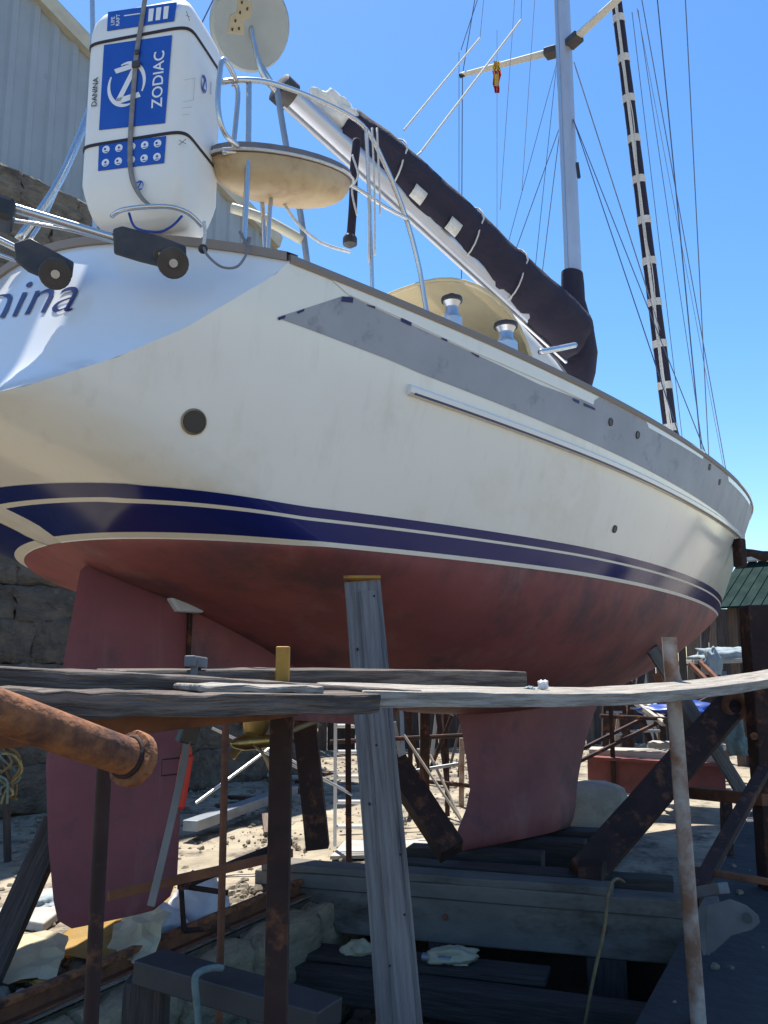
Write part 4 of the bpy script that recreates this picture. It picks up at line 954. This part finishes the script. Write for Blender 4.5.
# timber prop under the bilge
t0, t1 = ond(362.5, 584, 4.30), ond(404, 1075, 3.55); t1 = t0 + (t1-t0)*((t0.z-0.0)/(t0.z-t1.z)); t1 = t0+(t1-t0)*1.0
prop = root('timber_prop', t1, 'broad bluish-grey timber prop wedged upright under the hull', 'timber prop')
MB().bar(t0, t1, .175, .075, side=RH, seg=14, jit=.0015, seed=9).build('plank', 'prop_wood', prop, bevel=.006)
dirp = (t1-t0).normalized(); nf = RH.cross(dirp).normalized(); nf = nf if nf.dot(CAM-t0) > 0 else -nf
MB().bar(t0+nf*.042+RH*.02+dirp*.06, t1+nf*.042+RH*.02, .085, .018, side=RH, seg=14, jit=.0015, seed=11).build('batten', 'prop_wood', prop, bevel=.004)
MB().bar(t0+nf*.03-RH*.09-dirp*.012, t0+nf*.03+RH*.09-dirp*.012, .05, .014, side=nf).build('wedge', 'yellow_paint', prop)
for a, b in ((.04,.05),(.16,-.05),(.27,.06),(.36,.0),(.47,-.05),(.56,.06),(.66,.055),(.74,-.02),(.83,.05),(.92,-.05)):
    MB().disc(t0.lerp(t1,a)+RH*b+nf*.040, nf, .005, .03, 8).build('nail', 'rust_dark', prop)

# ================================================================== CRADLE AND SLIPWAY
cr = root('slip_cradle', onz(480,870,0), 'heavy dark cradle of beams and braces carrying the keel', 'boat cradle')
KZ = Z0-2.06
c0, c1 = onz(262, 868, KZ-.10), onz(716, 902, KZ-.10)
cdv = (c1-c0).normalized(); cnv = V((cdv.y, -cdv.x, 0)); cnv = cnv if cnv.dot(CAM-c0) > 0 else -cnv
def CR(s_, o, z): return c0+cdv*s_+cnv*o+V((0,0,z-(KZ-.10)))
cl_ = (c1-c0).length
zt_ = KZ-.085
# main cross beam: a painted I section with two flanges and a web
MB().bar(CR(0,0,zt_-.20), CR(cl_+.02,0,zt_-.20), .26, .40, side=cnv, seg=10, jit=.004).build('main_beam', 'beam_grey', cr, bevel=.012)
MB().bar(CR(.02,.135,zt_-.10), CR(cl_*.98,.128,zt_-.105), .012, .007, side=cnv, seg=6, jit=.002).build('crack', 'timber_dark', cr)
for s_ in (cl_*.16, cl_*.45, cl_*.78): MB().disc(CR(s_,.135,zt_-.22), cnv, .022, .02, 10).build('bolt', 'rust', cr)
# old timbers stacked on the beam below the keel
MB().bar(CR(.05,.02,zt_+.028), CR(cl_*.80,.02,zt_+.028), .22, .055, side=cnv, seg=12, jit=.004).build('timber', 'beam_grey', cr, bevel=.008)
MB().bar(CR(cl_*.30,-.26,zt_-.01), CR(cl_*.92,-.26,zt_-.01), .22, .14, side=cnv, seg=12, jit=.004).build('timber', 'timber_dark', cr, bevel=.008)
kb = B(4.95,0,-2.06); kf = B(6.2,0,-2.06)
for u in (4.95, 5.6, 6.2):
    c_ = B(u, 0, -2.06-.125); MB().bar(c_-cdv*.55, c_+cdv*.55, .24, .245, side=cnv, seg=6, jit=.004).build('keel_block', 'timber_dark', cr, bevel=.01)
MB().bar(CR(.2,.55,-.42), CR(cl_+.2,.75,-.42), .22, .2, side=cnv, seg=4).build('sleeper', 'timber_dark', cr, bevel=.02)
for s_ in (.35, 1.5, 2.6): MB().bar(CR(s_,0,-.246), CR(s_,0,TZ-.05), .26, .26, side=cdv, seg=2).build('pier', 'timber_dark', cr)
# end bracket with an eye plate
e0 = onz(706, 905, KZ-.12)
MB().bar(ond(694,893,5.35), ond(724,888,5.1), .07, .06).build('bracket_arm', 'steel_paint_grey', cr, bevel=.006)
ep = [(707,905),(730,899),(746,905),(758,915),(760,923),(752,930),(731,936),(714,952),(706,955)]
nr = (CAM-ond(730,920,5.15)).normalized(); o = MB().prism([ond(x, y, 5.2-.004*(x-706)) for x, y in ep], nr, .02).build('eye_plate', 'steel_paint_grey', cr, bevel=.004)
MB().disc(ond(747,918,5.03)+nr*.012, nr, .026, .01, 16).build('eye', 'black_plastic', o)
MB().prism([ond(x, y, 5.35) for x, y in ((693,915),(709,903),(710,955),(703,955),(696,930))], nr, .02).build('gusset', 'steel_paint_grey', cr)
# uprights and braces
def beam(a, b, wd, mat, name='brace', h=None, par=cr, seg=6): return MB().bar(a, b, wd, h or wd, side=RH if abs((V(b)-V(a)).normalized().dot(RH)) < .9 else None, seg=seg, jit=.002).build(name, mat, par, bevel=.006)
beam(ond(302,697,6.9), ond(318,848,6.9), .17, 'rust_dark', 'upright'); 
beam(ond(352,706,7.4), ond(450,846,7.0), .13, 'rust', 'brace'); beam(ond(395,765,7.1), ond(452,852,6.7), .19, 'rust_dark', 'brace')
beam(ond(583,876,6.7), ond(736,700,7.6), .24, 'rust_dark', 'brace', .16)
MB().tube([ond(583,880,6.68)+V((0,0,.02)), ond(606,878,6.6)], .12, 12).build('foot', 'rust_dark', cr)
rg = ond(735,706,7.45); MB().tube([rg+V((RH*math.cos(6.283*j/20)*.085))+V((0,0,math.sin(6.283*j/20)*.085)) for j in range(20)], .035, 8, closed=True).build('pin_ring', 'rust', cr, smooth=True)
bp = ond(757,606,7.15); MB().bar(bp, V((bp.x, bp.y, -.05)), .23, .2, side=RH, seg=10, jit=.004).build('upright', 'rust_dark', cr, bevel=.01)
MB().disc(ond(754,736,6.98), CAM-bp, .028, .02, 12).build('bolt', 'rust_orange', cr)
beam(ond(764,770,6.9), ond(692,900,5.6), .085, 'rust_dark'); beam(ond(684,792,7.6), ond(766,800,6.9), .09, 'rust')
beam(ond(684,868,5.9), ond(768,882,5.7), .04, 'rust'); beam(ond(726,800,8.5), ond(728,880,8.3), .09, 'rust_dark')
# grey shore on the far side
MB().bar(ond(652,648,7.9), ond(742,792,8.0), .11, .06, side=RH, seg=5).build('hull_shore', 'prop_wood', label='grey timber shore slanting down from the bow underbody', cat='timber prop', bevel=.005)
MB().bar(ond(672,714,7.8), ond(700,752,7.8), .20, .05, side=RH, seg=3).build('shore_cleat', 'timber_brown', label='short brown board nailed across the slanting bow shore', cat='board', bevel=.005)
# pad stand at the bow
pc = hullhit(741, 553); ps = root('bow_stand', pc, 'dark rusty pad and screw arm braced against the bow', 'boat stand')
pn = (ond(790,556,9.4)-pc).normalized()
MB().box(ond(739.5,553,9.15), RH*.045+FH*.02, FH*.06-RH*.02, V((0,0,.15))).build('pad', 'rust_dark', ps, bevel=.02)
MB().tube([ond(742,553,9.2), ond(752,553,9.3), ond(762,556,9.35), ond(840,556,9.5)], [.05,.04,.055,.05], 12).build('screw_arm', 'rust_dark', ps, smooth=True)
bq = ond(838,556,9.5); MB().bar(bq+V((0,0,.1)), V((bq.x, bq.y, 0)), .12, .12, seg=4).build('mast_post', 'rust_dark', ps)
# slip rail along the trench edge
rl = root('slip_rail', S(2,-.02,0), 'rusty steel rail bolted along the stone edge of the trench', 'rail')
r0, r1 = S(-2.5,.0,.0), S(2.98,.0,.0)
MB().bar(r0+V((0,0,.008)), r1+V((0,0,.008)), .11, .014, side=SN, seg=10).build('rail_foot', 'rust', rl)
MB().bar(r0+V((0,0,.05)), r1+V((0,0,.05)), .018, .075, side=SN, seg=10).build('rail_web', 'rust', rl)
MB().bar(r0+V((0,0,.098)), r1+V((0,0,.098)), .055, .028, side=SN, seg=10).build('rail_head', 'rust_orange', rl, bevel=.004)
# tilted channel in the foreground trench, with a loop of rope on it
a_, b_ = ond(148,966,3.75), ond(330,1018,3.35); ch = root('steel_channel', a_, 'dark grey steel channel across the trench, its far end in the sun', 'steel beam')
MB().bar(a_, b_, .17, .09, seg=4).build('channel_web', 'channel_paint', ch, bevel=.006)
MB().bar(a_+V((0,0,-.04)), down(a_, TZ), .16, .14, side=RH, seg=3).build('channel_leg', 'timber_dark', ch, bevel=.01)
MB().bar(b_+V((0,0,-.04)), down(b_, TZ), .14, .12, side=RH, seg=3).build('channel_leg', 'timber_dark', ch, bevel=.01)
MB().tube(smoothpath([ond(222,968,3.52), ond(212,968,3.48), ond(200,972,3.44), ond(195,980,3.42), ond(197,1005,3.42), ond(200,1040,3.42)]), .013, 8).build('rope_loop', 'rope_green', label='pale green rope looped over the steel channel', cat='rope', smooth=True)
MB().tube(smoothpath([ond(624,882,5.9), ond(616,879,5.7), ond(609,890,5.5), ond(604,930,5.35), ond(594,975,5.25), ond(584,1030,5.2)]), .010, 8).build('cable', 'rope_yellow', label='mustard yellow cable hanging over the cradle beam', cat='cable', smooth=True)
# dark trestle prop at far left
MB().bar(ond(58,820,5.2), ond(-16,985,4.9), .15, .07, side=RH, seg=4).build('leaning_timber', 'timber_dark', label='dark timber leaning at the left edge beside the rudder', cat='timber', bevel=.006)
# little steel frame by the rail
fr_ = root('low_frame', onz(205,935,0), 'small dark steel frame standing by the slip rail', 'frame')
for a, b in (((181,886),(184,931)), ((181,886),(228,893)), ((184,931),(230,926))): MB().tube([ond(*a,5.6), ond(*b,5.6)], .016, 8).build('tube', 'rust_dark', fr_)
beam(ond(180,886,5.55), ond(290,842,6.6), .05, 'rust_dark', 'tube', par=fr_)

# ================================================================== DEBRIS
def sheetobj(name, corners, mat, label, cat, amp=.05, freq=3., n_=18, seed=0, group=None, z=None, th=.003):
    c_ = [onz(x, y, zz) for x, y, zz in corners]; rows = []; R_ = random.Random(seed); n_ = min(n_, 7)
    for i in range(n_+1):
        r = []
        for j in range(n_+1):
            s_, t = i/n_, j/n_; p = (c_[0]*(1-s_)+c_[1]*s_)*(1-t)+(c_[3]*(1-s_)+c_[2]*s_)*t
            nv = noise.noise_vector(p*freq*.7+V((seed*5.3,0,0))); p = p+nv*amp*.55+V((R_.uniform(-.5,.5), R_.uniform(-.5,.5), R_.uniform(-.3,.6)))*amp*.5; p.z = max(p.z, .012); r.append(p)
        rows.append(r)
    return MB().grid(rows).build(name, mat, label=label, cat=cat, group=group, solid=th)
sheetobj('crumpled_paper', [(45,950,.06),(112,872,.30),(178,888,.18),(112,975,.05)], 'paper_yellow', 'large crumpled amber plastic sheet lying under the rudder', 'plastic sheet', .10, 3.2, 24, 1)
sheetobj('crumpled_paper', [(-30,985,.05),(-10,930,.16),(70,935,.16),(62,985,.05)], 'paper_pale', 'crumpled cream paper heap at the left edge', 'paper', .10, 3.5, 22, 2)
sheetobj('crumpled_paper', [(104,955,.06),(130,905,.2),(170,915,.24),(152,965,.06)], 'paper_pale', 'folded cream paper standing beside the amber sheet', 'paper', .08, 4, 18, 3)
sheetobj('crumpled_paper', [(-20,960,.05),(10,950,.10),(55,962,.10),(45,998,.05)], 'paper_yellow', 'small amber plastic scrap in front of the cream paper heap', 'plastic sheet', .07, 4, 16, 4)
def blob(name, c_, rx, ry, rz, mat, label, cat, seed, amp=.4, group=None):
    bm = bmesh.new(); bmesh.ops.create_icosphere(bm, subdivisions=4, radius=1)
    for v in bm.verts:
        q = v.co.copy(); k = 1+amp*noise.noise(q*1.6+V((seed,0,0)))+amp*.45*abs(noise.noise(q*4.3+V((0,seed,0))))
        zz = max(q.z*k, -.55); v.co = RH*(q.x*k*rx)+FH*(q.y*k*ry)+V((0,0,(zz+.55)*rz))
    me = bpy.data.meshes.new(name); bm.to_mesh(me); bm.free(); me.materials.append(MT[mat])
    for p in me.polygons: p.use_smooth = True
    o = bpy.data.objects.new(name, me); COL.objects.link(o); o.location = c_; ORG[o.name] = V(c_); return tag(o, label, cat, group)
blob('plastic_bag', onz(198,925,.0), .17, .16, .20, 'bag_white', 'full white plastic bag beside the slip rail', 'plastic bag', 5)
blob('plastic_bag', onz(152,938,.0), .20, .14, .12, 'bag_white', 'flattened grey-white plastic bag under the rudder edge', 'plastic bag', 8)
MB().box(onz(72,897,.03), RH*.30+FH*.1, FH*.17-RH*.06, V((0,0,.035))).build('paving_slab', 'slab_grey', label='loose grey paving slab behind the amber sheet', cat='slab', bevel=.01)
MB().box(onz(28,915,.03), RH*.22-FH*.1, FH*.2, V((0,0,.03))).build('paving_slab', 'slab_grey', label='loose grey paving slab near the left leaning timber', cat='slab', bevel=.01)
blob('rag', onz(42,912,.0), .14, .12, .06, 'cloth_blue', 'pale green rag on the ground left of the rudder', 'rag', 3, .6)
# pale lumps added in place of sun patches, on a board by the beam
MB().bar(CR(.55,.42,-.29), CR(2.25,.44,-.29), .26, .05, side=cnv, seg=6, jit=.004).build('trench_board', 'timber_dark', label='dark board lying across the trench in front of the cradle beam', cat='board', bevel=.006)
blob('sun_patch_lump', CR(.95,.44,-.262), .10, .08, .05, 'paper_pale', 'pale lump standing in for a sun patch on the dark trench board, left one', 'slab', 11, .6)
blob('sun_patch_lump', CR(1.62,.44,-.262), .16, .09, .06, 'paper_pale', 'pale lump standing in for a sun patch on the dark trench board, right one', 'slab', 14, .6)
MB().tube([CR(1.42,.48,-.235), CR(1.62,.50,-.235)], .03, 12).build('pipe_offcut', 'zinc', label='short grey pipe offcut lying beside the right sun patch lump', cat='pipe', smooth=True, auto=50)
# things on the wall side
MB().bar(onz(190,826,.16), onz(292,790,.16), .16, .10, side=None).build('cable_tray', 'zinc', label='grey perforated steel tray lying along the wall foot', cat='steel tray', bevel=.004)
for i, (a, b, d0, d1, r) in enumerate((((196,803),(282,739),7.6,8.2,.013),((212,728),(350,792),7.9,8.0,.012),((288,758),(352,795),7.7,7.6,.011))):
    MB().tube([ond(*a,d0), ond(*b,d1)], r, 8).build('metal_rod', 'aluminium', label=('bright thin metal rod slanting up behind the propeller','long thin metal rod slanting down behind the propeller','short thin metal rod beside the white ladder')[i], cat='rod')
lad = root('ladder', ond(350,846,8.4), 'white aluminium ladder standing in the sun behind the timber prop', 'ladder')
for x in (335.5, 385): MB().bar(ond(x,722,8.4), ond(x-.5,846,8.4), .03, .05, side=RH).build('stile', 'gelcoat_white', lad)
for y in (726, 752, 777, 802, 827): MB().tube([ond(335,y,8.4), ond(386,y,8.4)], .019, 8).build('rung', 'gelcoat_white', lad)
for i, (a, b, d_, wd, mat, lb) in enumerate((((348,720),(349,850),8.0,.05,'rust_dark','thin dark post standing beside the white ladder'),((425,690),(424,800),9.5,.10,'rust_dark','dark post standing left of the keel behind the braces'),((462,738),(461,790),11,.06,'rust_white','pale thin post left of the keel'),((394,722),(412,780),10.5,.05,'zinc','grey pole leaning left of the keel'))):
    MB().bar(ond(*a,d_), down(ond(*b,d_),0), wd, wd, side=RH).build('yard_post', mat, label=lb, cat='post')
for i, (a, b, d0, d1, r, mat) in enumerate((((404,735),(466,828),9.2,8.8,.014,'timber_pale'),((430,755),(462,822),9.8,9.4,.016,'timber_pale'),((408,772),(458,764),9.5,9.6,.018,'zinc'),((393,790),(430,793),9.0,9.2,.014,'zinc'))):
    MB().tube([ond(*a,d0), ond(*b,d1)], r, 8).build('loose_pole', mat, label=('pale pole slanting to the ground just left of the keel','shorter pale pole beside the slanting pole left of the keel','grey rod lying level left of the keel','grey rod low behind the brown brace')[i], cat='pole')
sheetobj('paving_sheet', [(330,858,.02),(345,842,.02),(470,838,.02),(476,852,.02)], 'slab_grey', 'sunlit pale boards lying on the ground behind the cradle beam', 'board', .01, 2, 6, 7, th=.03)
tn = root('tangled_net', ond(8,800,7.9), 'tangle of yellow and green rope hanging against the stone wall', 'rope')
for k in range(7):
    R_ = random.Random(k+3); MB().tube(smoothpath([ond(8+R_.uniform(-12,14), 748+q*13+R_.uniform(-6,6), 8.0+R_.uniform(-.1,.1)) for q in range(5)], 5), .012, 6).build('strand', ('rope_yellow','rope_green','rag')[k % 3], tn, smooth=True)
MB().bar(ond(5,735,8.1), down(ond(5,900,8.1),0), .05, .05, side=RH).build('stake', 'timber_dark', tn)

# ---- stacked gear between keel and bow
st2 = root('second_cradle', onz(655,790,0), 'red-brown steel cradle beam with pale timber on top, beyond the keel', 'boat cradle')
MB().bar(ond(588,774,10.6), ond(725,781,10.2), .16, .36, seg=2).build('beam', 'paint_redbrown', st2, bevel=.006)
MB().bar(ond(589,757,10.5), ond(725,765,10.1), .24, .03, seg=2).build('beam_flange', 'paint_redbrown', st2)
MB().bar(ond(590,752,10.75), ond(725,757,10.3), .34, .10, seg=3).build('timber', 'timber_pale', st2, bevel=.01)
MB().bar(ond(650,744,11.3), ond(725,748,10.9), .3, .07, seg=2).build('timber', 'timber_pale', st2, bevel=.01)
put('concrete_block', stone_mesh('concrete_block', 1, 1, 1, 'concrete', 77, .02, 4), onz(590,838,0)+V((0,0,.26)), srz+.5, None, (.55,.7,.55)); bpy.data.objects['concrete_block']['label'] = 'weathered concrete block beside the front edge of the keel'; bpy.data.objects['concrete_block']['category'] = 'block'
for i, (a, b, d0, d1, wd) in enumerate((((560,760),(720,680),10.0,11.5,.035),((566,768),(724,690),9.9,11.3,.035),((560,808),(612,786),9.0,10.0,.05))):
    MB().bar(ond(*a,d0), ond(*b,d1), wd, wd).build('steel_rod', 'rust_dark', label=('upper of two long rusty bars slanting up beyond the keel','lower of two long rusty bars slanting up beyond the keel','short rusty bar resting on the concrete block')[i], cat='steel bar')
# trestle frames
for i, (x0, y0, x1, y1, d_) in enumerate(((606,712,622,750,12.5),(630,708,660,748,13.0),(690,690,712,740,13.5))):
    tr = root('steel_trestle', ond(x0, y1, d_), ('dark rusty trestle just right of the keel','dark rusty trestle second from the keel','dark rusty trestle under the bow overhang')[i], 'trestle', 'rusty trestles beyond the keel')
    for x in (x0, x1): MB().bar(ond(x,y0-6,d_), down(ond(x+(3 if x == x1 else -4),y1,d_),0), .09, .09, side=RH).build('leg', 'rust_dark', tr)
    for y in (y0, (y0+y1)/2+3): MB().tube([ond(x0,y,d_-.05), ond(x1,y,d_-.05)], .02, 8).build('crossbar', 'zinc', tr)
    MB().bar(ond(x0-2,y0-5,d_), ond(x1+2,y0-5,d_), .12, .1).build('top_beam', 'rust_dark', tr)
for i, (a, b, d0, d1, mat) in enumerate((((632,700),(664,724),11.2,10.4,'timber_pale'),((640,698),(666,722),11.4,10.5,'timber_pale'),((650,700),(672,726),11.6,10.6,'zinc'),((690,664),(716,690),12,11.4,'rust'),((700,662),(724,686),12.2,11.5,'rust'))):
    MB().bar(ond(*a,d0), ond(*b,d1), .05, .05).build('loose_batten', mat, label=('leftmost pale batten leaning beyond the bow scaffold post','second pale batten leaning beyond the bow scaffold post','grey batten leaning beyond the bow scaffold post','left rusty batten slanting under the bow overhang','right rusty batten slanting under the bow overhang')[i], cat='batten', group='battens leaning beyond the bow post')
blob('blue_tarp', ond(686,712,11.0)-V((0,0,.1)), .42, .3, .14, 'tarp_blue', 'bright blue tarp bundled beyond the bow scaffold post', 'tarp', 31, .6)
blob('green_rope_coil', ond(737,744,10.0)-V((0,0,.12)), .09, .09, .2, 'rope_green', 'small green rope tangle by the right hand upright', 'rope', 33, .7)
# work table with cloth
tb = root('work_table', onz(715,735,0), 'pale work table standing beyond the bow', 'table')
MB().bar(ond(690,662,12.6), ond(766,660,12.4), .8, .06, seg=1).build('table_top', 'timber_pale', tb, bevel=.006)
for x in (697, 756): 
    for dd in (0, .55): p_ = ond(x,664,12.3+dd); MB().bar(p_, down(p_,0), .08, .08, side=RH).build('leg', 'timber_dark', tb)
sheetobj('cloth', [(712,657,0),(712,657,0),(748,657,0),(748,657,0)], 'cloth_blue', 'x', 'x') if False else None
cc = ond(728,656,12.35); blob('cloth_bundle', cc-V((0,0,.06)), .42, .18, .12, 'cloth_blue', 'pale blue cloth heaped on the work table', 'cloth', 41, .6)
blob('hanging_cloth', ond(712,664,12.1)-V((0,0,.14)), .11, .05, .22, 'cloth_blue', 'pale blue cloth end hanging off the work table', 'cloth', 43, .5)
MB().tube([ond(761,660,12.2), ond(761.5,641,12.2)], .03, 8).build('plastic_tube', 'bag_white', label='short white tube standing on the work table', cat='tube', smooth=True, auto=50)
# hut with a green roof at the right edge
hA, hB = ond(728,620,15.2), ond(830,620,14.0); hA.z = hB.z = 0; hd = (hB-hA).normalized(); hn = V((hd.y,-hd.x,0)); hn = hn if hn.dot(CAM-hA) > 0 else -hn
hut = root('yard_hut', hA, 'dark board hut with drooping green roof beyond the bow', 'hut')
zr = ond(745,608,15).z; zt2 = ond(745,572,15).z
n_ = 13
for i in range(n_): p = hA+hd*(i+.5)*.17; MB().bar(p, p+V((0,0,zr+.1)), .16, .03, side=hd).build('board', ('timber_dark','timber_brown')[rnd.randrange(2)], hut)
k_ = 14
for i in range(k_):
    a, b = hA+hd*(-.15+i*.18), hA+hd*(-.15+(i+1)*.18-.02)
    MB().prism([a+hn*.35+V((0,0,zr)), b+hn*.35+V((0,0,zr)), b-hn*.9+V((0,0,zt2+.25)), a-hn*.9+V((0,0,zt2+.25))], V((0,0,1)), .035).build('roof_sheet', 'roof_green', hut)
MB().bar(hA+hd*-.2-hn*.85+V((0,0,zt2+.33)), hA+hd*2.6-hn*.85+V((0,0,zt2+.33)), .2, .12).build('ridge', 'bag_white', hut)
MB().bar(hA+hd*.5-hn*.95+V((0,0,zt2+.44)), hA+hd*2.6-hn*.95+V((0,0,zt2+.46)), .10, .06).build('striped_awning', 'awning_red', hut)
MB().tube([hA+hd*.32+hn*.2+V((0,0,zr)), hA+hd*.36+hn*.2+V((0,0,.9))], .018, 6).build('down_pipe', 'bag_white', hut)
# masking scrap on the long plank
blob('paper_scrap', ony(543,689,-2.62), .018, .016, .022, 'bag_white', 'small white crumpled scrap on the long sagging plank', 'scrap', 51, .7)
blob('paper_scrap', ony(530,689.5,-2.60), .016, .016, .008, 'cloth_blue', 'small blue-grey scrap beside the white scrap on the plank', 'scrap', 52, .7)

# ================================================================== BACKGROUND CLUTTER
R_ = random.Random(12)
mats = ['timber_dark','rust_dark','timber_brown','rust','zinc','timber_pale','rust_dark']
CN = {'timber_dark':'dark','rust_dark':'blackish rusty','timber_brown':'brown','rust':'rusty','zinc':'grey','timber_pale':'pale'}
ORD = 'first second third fourth fifth sixth seventh eighth ninth tenth eleventh twelfth thirteenth fourteenth fifteenth sixteenth seventeenth eighteenth nineteenth twentieth twenty-first twenty-second'.split()
pxs = sorted([R_.uniform(392, 474) for k in range(9)]+[R_.uniform(598, 752) for k in range(13)])
for i, px in enumerate(pxs):      # poles and timbers leaning before the fence behind the keel
    dd = R_.uniform(12.5, 16.5); p0 = ond(px, 700, dd); p0.z = 0; dx = R_.uniform(-.8,.8)
    p1 = p0 + RH*dx + FH*R_.uniform(.1,.8); p1.z = R_.uniform(1.2, 2.9); mt_ = mats[R_.randrange(7)]
    MB().bar(p0, p1, R_.uniform(.04,.11), R_.uniform(.04,.09), side=RH).build('leaning_pole', mt_, label='%s pole leaning %s before the back fence, %s pole from the left' % (CN[mt_], 'left' if dx < 0 else 'right', ORD[i]), cat='pole', group='poles leaning before the back fence')
pxs = sorted([R_.uniform(205, 470) for k in range(8)]+[R_.uniform(600, 715) for k in range(5)])
for i, px in enumerate(pxs):      # boards lying about
    py = R_.uniform(775, 850) if px < 480 else R_.uniform(752, 800); c_ = onz(px, py, .03); a = R_.uniform(0, 3.1); ln = R_.uniform(.4, 1.1); v_ = V((math.cos(a), math.sin(a), 0))*ln*.5; mt_ = mats[R_.choice((0,2,1,5,0))]
    MB().bar(c_-v_, c_+v_+V((0,0,R_.uniform(0,.12))), R_.uniform(.08,.18), .035).build('loose_board', mt_, label='%s board lying loose on the yard ground, %s loose board from the left' % (CN[mt_], ORD[i]), cat='board', group='boards lying loose on the yard')
for i in range(5):       # scaffold tubes crossing behind the prop and keel
    a, b = ((330,742),(470,735)) if i == 0 else ((392,778),(472,786)) if i == 1 else ((404,706),(440,850)) if i == 2 else ((452,715),(398,850)) if i == 3 else ((600,716),(735,722))
    MB().tube([ond(*a,9.6+.2*i), ond(*b,9.9+.2*i)], .024, 8).build('scaffold_tube', 'rust_dark', label=('upper level rusty tube behind the white ladder','lower level rusty tube behind the brown brace','rusty tube slanting down to the right behind the timber prop','rusty tube slanting down to the left behind the timber prop','level rusty tube beyond the front of the keel')[i], cat='tube')
for i in range(4):       # uprights of a scaffold bay behind
    px = (376, 410, 446, 610)[i]; p0 = ond(px, 690, 10.4); MB().tube([p0+V((0,0,.15)), down(p0, 0)], .028, 8).build('scaffold_upright', 'rust_dark', label=('dark scaffold upright hidden close behind the timber prop','dark scaffold upright just right of the timber prop','dark scaffold upright just left of the keel','dark scaffold upright just right of the keel')[i], cat='post')
rubble('trench_edge_rubble', 500, (.2, 2.9, -.55, -.1), .01, 'rubble', .01, .07, 'broken stone chips along the slip rail', 9)
